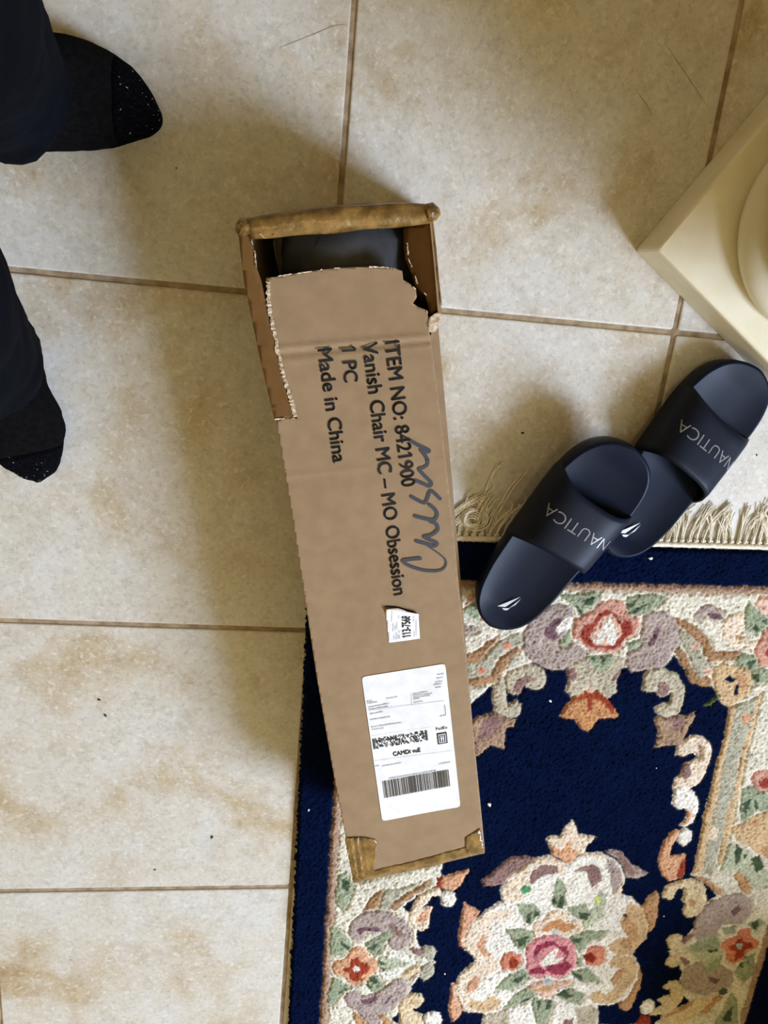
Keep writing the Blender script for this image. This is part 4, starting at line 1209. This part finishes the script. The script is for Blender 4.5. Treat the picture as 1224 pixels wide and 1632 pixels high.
    # the board tear above the sticker, shadow in its gap painted black
    mb = ribbon([at(613, 967, BH), at(617, 966, BH), at(632, 967, BH), at(650, 972, BH), at(664, 976, BH)], [0.0006, 0.0016, 0.0018, 0.0014, 0.0004], 0.0004)
    mb.build('board_tear_shadow', MT['ink'], root)
    # shipping label
    SC, OX, OY = 5.826, 560, 1040
    q = crop(SC, OX, OY)
    cor = [np.array(p) for p in ((95, 225), (870, 100), (1012, 1430), (285, 1560))]
    lab = []
    for i in range(4):
        p, a, b = cor[i], cor[i - 1], cor[(i + 1) % 4]
        da, db = (a - p) / np.linalg.norm(a - p), (b - p) / np.linalg.norm(b - p)
        for t in (0, .5, 1):
            lab.append(p + da * 30 * (1 - t) ** 2 + db * 30 * t ** 2)
    lo = panel('shipping_label', [q(*p) for p in lab], MT['label'], root, dz=0.0008, thick=0.0004, spacing=0.006, smooth=False, label='white shipping label with barcodes')
    LZ = 0.0013
    rows = np.array(cor, float)

    def L(a, b):                       # label coordinates 0..1, a to the right, b down
        p = cor[0] * (1 - a) * (1 - b) + cor[1] * a * (1 - b) + cor[2] * a * b + cor[3] * (1 - a) * b
        return q(*p)

    def inv(x, y):                     # crop pixel -> label coordinates
        a, b = .5, .5
        for _ in range(12):
            p = cor[0] * (1 - a) * (1 - b) + cor[1] * a * (1 - b) + cor[2] * a * b + cor[3] * (1 - a) * b
            da = (cor[1] - cor[0]) * (1 - b) + (cor[2] - cor[3]) * b
            db = (cor[3] - cor[0]) * (1 - a) + (cor[2] - cor[1]) * a
            J = np.stack([da, db], 1)
            s = np.linalg.solve(J, np.array([x, y]) - p)
            a += s[0]; b += s[1]
        return a, b

    def rect(mb, a0, b0, a1, b1, dz=LZ):
        P = [L(a0, b0), L(a0, b1), L(a1, b1), L(a1, b0)]
        mb.add([(*p, ztop(*p) + dz) for p in P], [(0, 1, 2, 3)])
    # linear barcode
    a0, b0 = inv(285, 1188); a1, b1 = inv(918, 1237)
    at_, bt = inv(905, 1090)
    mb = MB()
    a = a0
    r2 = random.Random(3)
    while a < a1:
        w_ = r2.choice((0.006, 0.006, 0.010, 0.016)); g_ = r2.choice((0.005, 0.006, 0.010))
        rect(mb, a, b0 + 0.0, min(a + w_, a1), b1)
        a += w_ + g_
    mb.build('barcode', MT['print'], lo)
    # stacked barcode
    a0, b0 = inv(194, 800); a1, b1 = inv(712, 808)
    mb = MB()
    rect(mb, a0, b0, a0 + 0.018, b1); rect(mb, a0 + 0.024, b0, a0 + 0.03, b1)
    rect(mb, a1 - 0.028, b0, a1 - 0.008, b1); rect(mb, a1 - 0.004, b0, a1, b1)
    ncx, ncy = 46, 9
    for i in range(ncx):
        for j in range(ncy):
            if r2.random() < 0.5:
                xa = a0 + 0.036 + (a1 - a0 - 0.07) * i / ncx
                rect(mb, xa, b0 + (b1 - b0) * j / ncy, xa + (a1 - a0 - 0.07) / ncx, b0 + (b1 - b0) * (j + 1) / ncy)
    mb.build('stacked_barcode', MT['print'], lo)
    # carrier mark
    a0, b0 = inv(790, 745); a1, b1 = inv(893, 832)
    mb = MB(); rect(mb, a0, b0, a1, b1)
    mb.build('carrier_mark', MT['print'], lo)
    mb = MB()
    fa = lambda t: a0 + (a1 - a0) * t
    fb = lambda t: b0 + (b1 - b0) * t
    for s in ((.14, .14, .20, .86), (.80, .14, .86, .86), (.14, .12, .86, .18), (.14, .82, .86, .88), (.34, .24, .44, .76), (.56, .24, .66, .76), (.44, .46, .56, .54)):
        rect(mb, fa(s[0]), fb(s[1]), fa(s[2]), fb(s[3]), LZ + 0.0002)
    mb.build('mark_lines', MT['label'], lo)

    def ltext(s, x0_, y0_, x1_, y1_, cap, bold, mat=MT['print']):
        text_on('label_text', s, q(x0_, y0_), q(x1_, y1_), cap, mat, lo, bold=bold, dz=LZ)
    ltext('FedEx', 786, 716, 893, 698, 0.0044, 0.004)
    ltext('CAMDi vuE', 388, 957, 642, 915, 0.0062, 0.03)
    # fine print: too small to read in the photograph, so rows of dashes
    mb = MB()
    for (xa, ya, xb, yb) in ((145, 458, 195, 450), (150, 475, 245, 460), (328, 430, 430, 412), (160, 510, 350, 475), (165, 532, 340, 502), (570, 385, 710, 362), (572, 402, 750, 378), (575, 420, 735, 398),
                             (578, 436, 640, 426), (580, 464, 665, 450), (175, 575, 295, 550), (175, 628, 360, 598), (185, 695, 465, 652), (190, 718, 300, 704), (825, 590, 880, 578), (285, 1055, 465, 1022), (222, 1055, 258, 1048), (815, 1035, 918, 1016),
                             (350, 1168, 790, 1095), (800, 205, 860, 196), (790, 240, 850, 230), (780, 275, 845, 264), (765, 300, 835, 288), (780, 325, 830, 318)):
        d = np.array([xb - xa, yb - ya], float)
        L_ = np.linalg.norm(d); d /= L_
        n = np.array([-d[1], d[0]])
        t = 0
        while t < L_:
            l_ = r2.uniform(8, 24)
            hh = r2.uniform(8, 12)
            c = np.array([xa, ya]) + d * t
            P = [q(*(c)), q(*(c + d * min(l_, L_ - t))), q(*(c + d * min(l_, L_ - t) - n * hh)), q(*(c - n * hh))]
            mb.add([(*p, ztop(*p) + LZ) for p in P], [(0, 1, 2, 3)])
            t += l_ + r2.uniform(3, 7)
    for (xa, ya, xb, yb, w_) in ((165, 535, 860, 440, 3), (555, 375, 562, 490, 3), (210, 1000, 930, 905, 2), (190, 770, 780, 680, 1.5), (865, 480, 875, 570, 6)):
        d = np.array([xb - xa, yb - ya], float); d /= np.linalg.norm(d)
        n = np.array([-d[1], d[0]]) * w_ / 2
        P = [q(xa - n[0], ya - n[1]), q(xb - n[0], yb - n[1]), q(xb + n[0], yb + n[1]), q(xa + n[0], ya + n[1])]
        mb.add([(*p, ztop(*p) + LZ) for p in P], [(0, 3, 2, 1)])
    mb.build('fine_print', MT['print_grey'], lo)
    return root


build_box()


def build_bag():
    c = at(540, 405, 0.14)
    root = empty('folded_chair_bag', (c[0] + SKEW[0] * .4, c[1] + SKEW[1] * .4, 0))
    tag(root, 'dark grey cloth bag of a folded chair showing inside the torn box', 'bag')
    rings = []
    for i in range(40):
        t = i / 39
        y = 0.098 - 0.80 * t
        r = 0.068 * (min(1, (i + 0.5) / 1.9)) ** 0.5
        ring = []
        for k in range(36):
            a = 2 * math.pi * k / 36
            f = 0.97 + 0.05 * math.sin(3 * a + 14 * t) + 0.05 * math.sin(7 * a - 70 * t) * math.exp(-t * 4) + 0.03 * math.sin(11 * a + 110 * t)
            px, pz = r * 1.10 * f * math.cos(a), r * f * math.sin(a)
            p = BRT * px + BAX * (y - 0.05)
            ring.append((root.location.x + p[0], root.location.y + p[1], max(0.022, 0.090 + pz)))
        rings.append(ring)
    MB().loft(rings).build('bag_body', MT['bag'], root, True)
    # a drawstring fold across the end
    pts = []
    for a in np.linspace(0.25, 2.6, 14):
        p = BRT * (0.07 * math.cos(a)) + BAX * (0.022 + 0.006 * math.sin(3 * a))
        pts.append((root.location.x + p[0], root.location.y + p[1], 0.084 + 0.058 * math.sin(a)))
    MB().tube(pts, 0.004, 8).build('bag_seam', MT['bag'], root, True)


build_bag()


# ------------------------------------------------------------------ slippers
def build_slipper(loc, yaw, pitch, roll, side, label):
    root = empty('slide_sandal', loc)
    root.rotation_euler = (Matrix.Rotation(yaw, 4, 'Z') @ Matrix.Rotation(pitch, 4, 'X') @ Matrix.Rotation(roll, 4, 'Y')).to_euler()
    tag(root, label, 'sandal', 'pair of navy slides')
    LEN = 0.312
    ss = np.array([0, .002, .008, .02, .04, .075, .12, .17, .21, .245, .272, .292, .304, .310, .312])
    wl = np.array([0, .012, .0245, .0375, .0475, .0545, .0565, .0585, .0600, .0590, .0535, .0430, .0290, .0140, 0])
    wr = np.array([0, .012, .0245, .0375, .0475, .0540, .0560, .0595, .0625, .0620, .0570, .0465, .0315, .0150, 0])
    if side < 0: wl, wr = wr, wl
    sd = np.concatenate([LEN * (1 - np.cos(np.linspace(0, math.pi, 49))) / 2])
    WL, WR = np.interp(sd, ss, wl), np.interp(sd, ss, wr)
    # smooth
    for _ in range(2):
        WL[1:-1] = (WL[:-2] + 2 * WL[1:-1] + WL[2:]) / 4; WR[1:-1] = (WR[:-2] + 2 * WR[1:-1] + WR[2:]) / 4
    outl = [(-WL[i], sd[i]) for i in range(49)] + [(WR[i], sd[i]) for i in range(47, 0, -1)]
    n = len(outl)
    ctr = np.array([0, LEN * .5])

    def hgt(s): return 0.032 + 0.004 * math.cos(s / LEN * 2 * math.pi) + 0.006 * max(0, (s - 0.24) / 0.07) ** 2

    def ring(inset, zf_):
        out = []
        for x, s in outl:
            xx = x * (1 - inset / 0.0605)
            s2 = LEN * .5 + (s - LEN * .5) * (1 - inset / (LEN * .5))
            out.append((xx, s2, zf_(s2)))
        return out
    rings = [ring(0.006, lambda s: 0.0 + 0.008 * max(0, (s - 0.25) / 0.06) ** 2), ring(0.001, lambda s: 0.004 + 0.008 * max(0, (s - 0.25) / 0.06) ** 2), ring(0.0, lambda s: hgt(s) * .55), ring(0.0006, lambda s: hgt(s) - 0.003), ring(0.0022, lambda s: hgt(s) - 0.0006), ring(0.0045, hgt)]
    mb = MB().loft(rings, cap=False)
    mb.f.append(tuple(range(n))[::-1])
    o = obj('sole', mb.v, mb.f, MT['eva'], None, True); o.parent = root
    # dished footbed inside the rim
    mb = MB()
    na, s_lo, s_hi = 20, 0.0046, LEN - 0.0046
    sg = s_lo + (s_hi - s_lo) * (1 - np.cos(np.linspace(0, math.pi, 61))) / 2
    for s in sg:
        q_ = LEN * .5 + (s - LEN * .5) / (1 - 0.0046 / (LEN * .5))
        wl_, wr_ = np.interp(q_, sd, WL) * (1 - 0.0046 / 0.0605), np.interp(q_, sd, WR) * (1 - 0.0046 / 0.0605)
        de = min(1, min(s - s_lo, s_hi - s) / 0.035)
        de = de * de * (3 - 2 * de)
        for i in range(na + 1):
            t = -1 + 2 * i / na
            x = (t * wr_ if t > 0 else t * wl_)
            z = hgt(s) + 0.0002 - 0.0072 * (1 - abs(t) ** 2.6) * de * (1 if s < 0.22 else max(0.55, 1 - (s - 0.22) * 6))
            mb.v.append((x, s, z))
    for j in range(len(sg) - 1):
        for i in range(na):
            k = j * (na + 1) + i
            mb.f.append((k, k + 1, k + na + 2, k + na + 1))
    o = obj('footbed', mb.v, mb.f, MT['eva'], None, True, 'smooth dished insole'); o.parent = root
    # strap
    nt_, ns_ = 40, 12

    def arch(t, s, off=0.0):
        """t 0..1 across from the left foot edge to the right, s along the slipper"""
        wl_, wr_ = np.interp(s, sd, WL) + 0.0025, np.interp(s, sd, WR) + 0.0025
        a = math.pi * (1 - t)
        ca, sa = math.cos(a), math.sin(a)
        w_ = (wr_ if ca > 0 else wl_) + off
        xx = w_ * math.copysign(abs(ca) ** 0.62, ca)
        hh = 0.060 - 0.13 * (s - 0.145) + off
        zz = 0.010 + (hh) * abs(sa) ** 0.78
        return np.array([xx, s, zz])

    def s_edge(t, which):
        if which == 0: return 0.128 + 0.016 * math.sin(math.pi * t) + 0.012 * (t - 0.5) * side
        return 0.241 - 0.014 * math.sin(math.pi * t) ** 2 - 0.006 * (t - 0.5)
    V_, F_ = [], []
    th = 0.0045
    for layer in (0, 1):
        for i in range(nt_ + 1):
            t = i / nt_
            for j in range(ns_ + 1):
                f = j / ns_
                s = s_edge(t, 0) * (1 - f) + s_edge(t, 1) * f
                off = -th * layer
                if j in (0, ns_) and layer == 0: off = -0.0012
                V_.append(tuple(arch(t, s, off)))
    st = ns_ + 1
    NN = (nt_ + 1) * st
    for i in range(nt_):
        for j in range(ns_):
            a = i * st + j
            F_.append((a, a + st, a + st + 1, a + 1))
            F_.append((NN + a, NN + a + 1, NN + a + st + 1, NN + a + st))
        for j in (0, ns_):
            a = i * st + j
            F_.append((a, a + st, NN + a + st, NN + a) if j else (a, NN + a, NN + a + st, a + st))
    for i in (0, nt_):
        for j in range(ns_):
            a = i * st + j
            F_.append((a, a + 1, NN + a + 1, NN + a) if i == 0 else (a, NN + a, NN + a + 1, a + 1))
    strap = obj('strap', V_, F_, MT['eva_strap'], None, True, 'wide moulded strap'); strap.parent = root
    # outlined raised letters, read from the toe end, their caught light painted pale
    v, f = text_mesh('NAUTICA', bold=-0.010)
    w = v[:, 0].max() - v[:, 0].min()
    xs = (v[:, 0] - v[:, 0].min()) / w
    T0, T1 = 0.755, 0.225
    tt = np.linspace(0, 1, 200)
    pp = np.array([arch(t, 0.195) for t in tt])
    arc = np.concatenate([[0], np.cumsum(np.linalg.norm(np.diff(pp, axis=0), axis=1))]); arc /= arc[-1]
    out = []
    for k in range(len(v)):
        t = float(np.interp(T0 + (T1 - T0) * xs[k], arc, tt))
        s = 0.197 - v[k, 1] / CAPH * 0.0165 + 0.004 * (t - 0.5)
        out.append(tuple(arch(t, s, 0.0005)))
    o = obj('strap_lettering', out, f, MT['emboss_glint'], None, False, 'outlined raised letters across the strap, caught light painted pale'); o.parent = strap
    # sail mark on the heel
    for tri in ([(-.010, .030), (.0145, .046), (-.0005, .0305)], [(.0025, .0265), (.0155, .0435), (.0105, .0345), (.004, .0295), (-.004, .0285), (-.001, .0262)]):
        z = hgt(0.045) - 0.0066
        ca, sa = math.cos(0.44), math.sin(0.44)
        P = [(0.002 + 1.2 * ((x - .002) * ca - (s - .036) * sa), 0.043 + 1.2 * ((x - .002) * sa + (s - .036) * ca), z) for x, s in tri]
        o = obj('sail_mark', P, [tuple(range(len(P)))], MT['silver'], None, False, 'small silver sail mark on the heel'); o.parent = root
        o.location.z = 0.0016
    return root


d1 = math.radians(62.8 - 90)
h1 = at(781, 990, 0.035)
build_slipper((h1[0], h1[1], 0.0150), d1, math.radians(6.5), math.radians(-5.0), 1, 'navy slide sandal nearer the box, heel on the rug')
d2 = math.radians(58.6 - 90)
h2 = at(955, 872, 0.03) + 0.008 * np.array([math.sin(math.radians(58.6)), -math.cos(math.radians(58.6))])
build_slipper((h2[0], h2[1], 0.0140), d2, math.radians(-2.3), 0.0, -1, 'navy slide sandal touching the cream pedestal, toe on the tile')

# ------------------------------------------------------------------ pedestal
def build_pedestal():
    cx, cy = 0.5995, 0.1390
    root = empty('urn_pedestal', (cx, cy, 0))
    tag(root, 'cream stone urn pedestal with a square plinth beside the sandals', 'pedestal')
    rot = math.radians(11.0) - math.pi / 4
    hs = 0.2225 / math.sqrt(2)

    def sq(k, z, c):
        P = []
        for sx, sy in ((1, 1), (-1, 1), (-1, -1), (1, -1)):
            for a in ((0, 1, 2) if True else ()):
                an = math.atan2(sy, sx) - math.pi / 4 + a * math.pi / 4
                x, y = sx * (k - c) + c * math.cos(an), sy * (k - c) + c * math.sin(an)
                P.append((x * math.cos(rot) - y * math.sin(rot) + cx, x * math.sin(rot) + y * math.cos(rot) + cy, z))
        return P
    MB().loft([sq(hs, 0.001, .004), sq(hs, 0.056, .004), sq(hs - .001, 0.0592, .004), sq(hs - .003, 0.0605, .004)]).build('plinth', MT['stone'], root)

    def lathe(name, prof, n=96, mod=None):
        rings = [[(cx + (r * (1 + (mod(a, z) if mod else 0))) * math.cos(a), cy + (r * (1 + (mod(a, z) if mod else 0))) * math.sin(a), z) for a in np.linspace(0, 2 * math.pi, n + 1)[:-1]] for r, z in prof]
        return MB().loft(rings).build(name, MT['stone'], root, True)
    tor = [(0.122, 0.0600)] + [(0.110 + 0.0165 * math.cos(a), 0.0745 + 0.0145 * math.sin(a)) for a in np.linspace(-1.1, 1.75, 12)]
    lathe('torus_moulding', tor + [(0.098, 0.090)])
    tor2 = [(0.102, 0.088)] + [(0.091 + 0.010 * math.cos(a), 0.099 + 0.010 * math.sin(a)) for a in np.linspace(-1.0, 1.8, 10)]
    lathe('fillet_moulding', tor2 + [(0.080, 0.112)])
    flute = lambda a, z: 0.03 * abs(math.sin(8 * a)) if z < 0.2 else 0.0
    lathe('urn_foot', [(0.080, 0.105), (0.074, 0.125), (0.070, 0.14), (0.078, 0.155), (0.090, 0.165)], 96, flute)
    lathe('urn_bowl', [(0.088, 0.160), (0.135, 0.172), (0.166, 0.20), (0.185, 0.26), (0.192, 0.36), (0.192, 0.48), (0.184, 0.60), (0.172, 0.70), (0.178, 0.74), (0.200, 0.77), (0.204, 0.785), (0.198, 0.80), (0.170, 0.795), (0.160, 0.72), (0.02, 0.70)])  # unseen bowl, added and made broad for the shadow it casts
    # curling leaves round the foot of the shaft
    for k in range(10):
        a = 2 * math.pi * k / 10 + 0.1
        ca, sa = math.cos(a), math.sin(a)
        rings = []
        for i in range(9):
            t = i / 8
            r = 0.079 + 0.014 * math.sin(t * 2.6) + 0.010 * t * t
            z = 0.108 + 0.060 * t - 0.018 * t * t * t
            w = 0.019 * math.sin(math.pi * (0.12 + 0.8 * t)) + 0.001
            ring = []
            for q_, (dw, dr) in enumerate(((-1, 0), (-.5, .004), (0, .0015), (.5, .004), (1, 0), (.5, -.004), (-.5, -.004))):
                rr, ww = r + dr, dw * w
                ring.append((cx + rr * ca - ww * sa, cy + rr * sa + ww * ca, z))
            rings.append(ring)
        MB().loft(rings).build('acanthus_leaf', MT['stone'], root, True)


build_pedestal()


# ------------------------------------------------------------------ person
def build_person():
    root = empty('person', (-0.52, 0.0, 0))
    tag(root, 'standing person in dark navy trousers and black socks', 'person')

    def foot(ankle, toe, e1, e2):
        """sock: cross-sections between the two long edges of the foot, heel to toe"""
        a, t = np.array(ankle, float), np.array(toe, float)
        d = t - a; L = np.linalg.norm(d); d /= L
        n = np.array([d[1], -d[0]])
        back = 0.065

        def edge(px):
            q = np.array([at(u, v, 0.026) for u, v in px]) - a
            return q @ d, q @ n
        s1, n1 = edge(e1); s2, n2 = edge(e2)
        s1, n1 = np.concatenate([[-back, -.05, -.02], s1]), np.concatenate([[-.010, -.030, -.038], n1])
        s2, n2 = np.concatenate([[-back, -.05, -.02], s2]), np.concatenate([[.010, .030, .038], n2])
        hs, hh = [-back, -.05, -.02, .02, L * .45, L * .62, L * .75, L * .88, L * .96, L], [.03, .065, .088, .09, .068, .056, .047, .037, .028, .018]
        dense = []
        for s in np.concatenate([np.linspace(-back, L * .8, 24)[:-1], L * (.8 + .2 * np.sin(np.linspace(0, math.pi / 2, 14)))]):
            a1, a2 = np.interp(s, s1, n1), np.interp(s, s2, n2)
            dense.append([s, (a2 - a1) / 2, np.interp(s, hs, hh), (a1 + a2) / 2])
        for _ in range(2):
            for k in (1, 3):
                v_ = [q[k] for q in dense]
                for i in range(1, len(dense) - 1): dense[i][k] = (v_[i - 1] + 2 * v_[i] + v_[i + 1]) / 4
        rings = []
        for s, w, h, sh in dense:
            ring = []
            for q in range(28):
                th = 2 * math.pi * q / 28
                c, s_ = math.cos(th), math.sin(th)
                x = max(w, .004) * math.copysign(abs(c) ** .8, c) + sh
                z = h * .42 + h * (.58 if s_ > 0 else .42) * math.copysign(abs(s_) ** .85, s_)
                wob = 0.0010 * math.sin(5 * th + 90 * s) + 0.0006 * math.sin(9 * th - 160 * s)
                p = a + d * s + n * (x + wob)
                ring.append((p[0], p[1], max(0.0015, z + 0.0012 + wob)))
            rings.append(ring)
        cut = next(i for i, q in enumerate(dense) if q[0] > L * .66)
        mb = MB().loft(rings[:cut + 1])
        sock = mb.build('sock', MT['sock'], root, True, 'thin black knit sock')
        tip = MB().loft(rings[cut:])
        tip.build('sock_toe', MT['sock_toe'], sock, True, 'fuzzy terry toe of the sock')
        # ankle tube up inside the trouser leg
        rr = []
        for z, r in ((.06, .040), (.10, .039), (.16, .040)):
            rr.append([(a[0] + r * math.cos(q) * 1.05, a[1] + r * math.sin(q), z) for q in np.linspace(0, 2 * math.pi, 19)[:-1]])
        MB().loft(rr).build('sock_cuff', MT['sock'], sock, True)
        # lint caught on the toe
        mb = MB()
        for _ in range(22):
            i = random.randint(cut, len(dense) - 3)
            q = random.randint(3, 11)
            p = np.array(rings[i][q]); e = rng.normal(size=3) * 0.0011; e[2] = abs(e[2]) * .3
            mb.tube([p + (0, 0, .0003), p + e * .8 + (0, 0, .0006)], 0.00016, 4)
        mb.build('lint', MT['lint'], sock)['kind'] = 'stuff'
        return a, d
    A1, T1 = at(20, 150, 0.05), at(255, 184, 0.02)
    A2, T2 = at(-20, 600, 0.05), at(56, 768, 0.012)
    foot(A1, T1, [(60, 64), (100, 58), (140, 64), (180, 86), (215, 108), (238, 142), (251, 172), (255, 182)], [(40, 243), (80, 243), (122, 243), (165, 238), (205, 226), (235, 217), (250, 204), (255, 188)])
    foot(A2, T2, [(66, 575), (80, 615), (95, 645), (102, 672), (101, 705), (92, 742), (78, 762), (62, 768)], [(-75, 640), (-45, 690), (-15, 727), (0, 738), (20, 753), (37, 764), (52, 768)])
    # trousers: one skinned surface, hems over the ankles
    m1, k1 = at(-72, 40, 0.26), at(-260, -60, 0.50)
    m2_, k2 = at(-95, 505, 0.24), at(-300, 330, 0.50)
    b1, b2 = at(2, 142, 0.10), at(-26, 582, 0.10)
    c1_, c2_ = at(22, 152, 0.06), at(-10, 606, 0.06)
    hip = (k1 + k2) / 2 + np.array([-0.12, -0.01])
    V_ = [(hip[0] - .01, hip[1], 1.02), (hip[0], hip[1], 0.90),
          (hip[0] + .02, hip[1] + .095, 0.84), (*k1, 0.50), (*m1, 0.26), (*b1, 0.10), (*c1_, 0.06),
          (hip[0] + .02, hip[1] - .095, 0.84), (*k2, 0.50), (*m2_, 0.24), (*b2, 0.10), (*c2_, 0.06)]
    E_ = [(0, 1), (1, 2), (2, 3), (3, 4), (4, 5), (5, 6), (1, 7), (7, 8), (8, 9), (9, 10), (10, 11)]
    rad = [.135, .145, .098, .086, .076, .072, .062, .098, .086, .074, .070, .060]
    me = bpy.data.meshes.new('trousers')
    me.from_pydata([tuple(map(float, v)) for v in V_], E_, [])
    o = bpy.data.objects.new('trousers', me)
    COL.objects.link(o)
    sk = o.modifiers.new('skin', 'SKIN')
    for i, r in enumerate(rad):
        me.skin_vertices[0].data[i].radius = (r, r)
        me.skin_vertices[0].data[i].use_root = (i == 1)
    sk.use_smooth_shade = True
    o.modifiers.new('sub', 'SUBSURF').levels = 3
    o.modifiers['sub'].render_levels = 3
    tx = bpy.data.textures.new('folds', 'CLOUDS'); tx.noise_scale = 0.07
    dm = o.modifiers.new('folds', 'DISPLACE'); dm.texture = tx; dm.strength = 0.020; dm.mid_level = 0.5
    dg = bpy.context.evaluated_depsgraph_get()
    m2 = bpy.data.meshes.new_from_object(o.evaluated_get(dg))
    m2.name = 'trousers'
    o.modifiers.clear()
    o.data = m2
    m2.materials.clear(); m2.materials.append(MT['trouser'])
    o.parent = root
    o.matrix_parent_inverse = Matrix.Translation(-Vector(root.location))
    o['label'] = 'dark navy trousers hanging over the ankles'


build_person()

# ------------------------------------------------------------------ crumbs and lint
def bit(name, u, v, h, size, mat, label, cat, group):
    c = at(u, v, h)
    mb = MB()
    n = 7
    ang = random.uniform(0, 3.14)
    rings = []
    for z, k in ((h, 1.0), (h + size * .25, 0.9), (h + size * .4, 0.35)):
        r_ = []
        for q in range(n):
            a = 2 * math.pi * q / n
            x, y = size * k * math.cos(a) * (0.8 + 0.3 * math.sin(3 * a)), size * .55 * k * math.sin(a)
            r_.append((c[0] + x * math.cos(ang) - y * math.sin(ang), c[1] + x * math.sin(ang) + y * math.cos(ang), z))
        rings.append(r_)
    mb.loft(rings)
    tag(mb.build(name, mat), label, cat, group)


for u, v, sz, m_, lab in ((833, 690, .0028, 'crumb', 'dark crumb on the pale tile above the nearer sandal'), (1206, 725, .002, 'crumb', 'tiny dark crumb right of the farther sandal'),
                          (158, 1115, .003, 'leafbit', 'green-grey speck on the left tile, upper of two'), (168, 1140, .0032, 'leafbit', 'green-grey speck on the left tile, lower of two'),
                          (338, 1334, .0036, 'leafbit', 'green flake on the tile left of the rug'), (247, 1386, .0022, 'crumb', 'black speck just above the lower left tile joint'), (281, 268, .0015, 'crumb', 'tiny dark speck right of the upper sock')):
    bit('crumb', u, v, 0.0003, sz, MT[m_], lab, 'crumb', 'crumbs on the floor')
for u, v, sz, lab in ((780, 1282, .005, 'white flake on the navy field beside the shipping label'), (1037, 890, .0042, 'white lint on the navy border below the fringe'), (877, 1117, .0035, 'white thread left of the orange tulip'),
                      (1107, 1201, .003, 'white lint caught in the cream scroll'), (492, 1291, .003, 'white speck on the navy border left of the box'), (1046, 1224, .0016, 'faint speck on the navy field left of the scroll'), (1058, 1460, .002, 'white speck right of the medallion'), (709, 1552, .0025, 'white speck left of the medallion')):
    bit('lint', u, v, 0.0135, sz, MT['lint'], lab, 'lint', 'lint on the rug')

# ------------------------------------------------------------------ hairline cracks in the tiles
for line in ([(1060, 67), (1075, 92), (1088, 112), (1108, 140), (1127, 168)], [(1015, 145), (1022, 158), (1030, 168), (1037, 184)], [(446, 76), (486, 61), (510, 50), (532, 43), (553, 39)]):
    mb = ribbon([at(u + random.uniform(-1.5, 1.5), v + random.uniform(-1.5, 1.5), 0) for u, v in line], [.0002, .0005, .0007, .0005, .0002], 0.0006, zf=lambda x, y: 0.0)
    mb.build('crack', MT['grout'], floor)

# ------------------------------------------------------------------ low cabinet added out of frame to shade the foot of the rug
def build_shade_cabinet():
    c, s_ = math.cos(math.radians(20)), math.sin(math.radians(20))
    ox, oy = 0.955, -1.215
    root = empty('shade_cabinet', (ox, oy, 0))
    tag(root, 'low dark wooden cabinet added out of frame to shade the rug', 'cabinet')
    wood = mat_noise('dark_wood', s2l((70, 44, 26)), s2l((104, 68, 40)), 9, 0.45, 0.1, 80)

    def bx(name, lo, hi, m=wood, parent=root):
        mb = MB().box(lo, hi)
        mb.v = [(ox + x * c - y * s_, oy + x * s_ + y * c, z) for x, y, z in mb.v]
        return mb.build(name, m, parent)
    bx('body', (0.02, -0.58, 0.07), (0.34, -0.02, 0.42))
    bx('top', (0.0, -0.60, 0.42), (0.36, 0.0, 0.45))
    for x in (0.03, 0.29):
        for y in (-0.57, -0.07): bx('leg', (x, y, 0.0), (x + .04, y + .04, 0.07))
    for y in (-0.575, -0.295):
        d = bx('door', (0.008, y, 0.09), (0.02, y + .27, 0.40))
        bx('knob', (-0.008, y + (.23 if y < -.4 else .03), 0.24), (0.008, y + (.25 if y < -.4 else .05), 0.26), MT['silver'], d)


build_shade_cabinet()

# ------------------------------------------------------------------ unseen ceiling fixture, added to go with the warm fill light
lamp = empty('added_fill_lamp', (-0.6, -0.4, H - 0.08))
tag(lamp, 'flush round ceiling lamp added for warm fill light', 'lamp')
rings = [[(-0.6 + r * math.cos(a), -0.4 + r * math.sin(a), z) for a in np.linspace(0, 2 * math.pi, 33)[:-1]] for r, z in ((.10, H - .06), (.11, H - .03), (.11, H))]
MB().loft(rings).build('fill_lamp_base', MT['trim'], lamp, True)
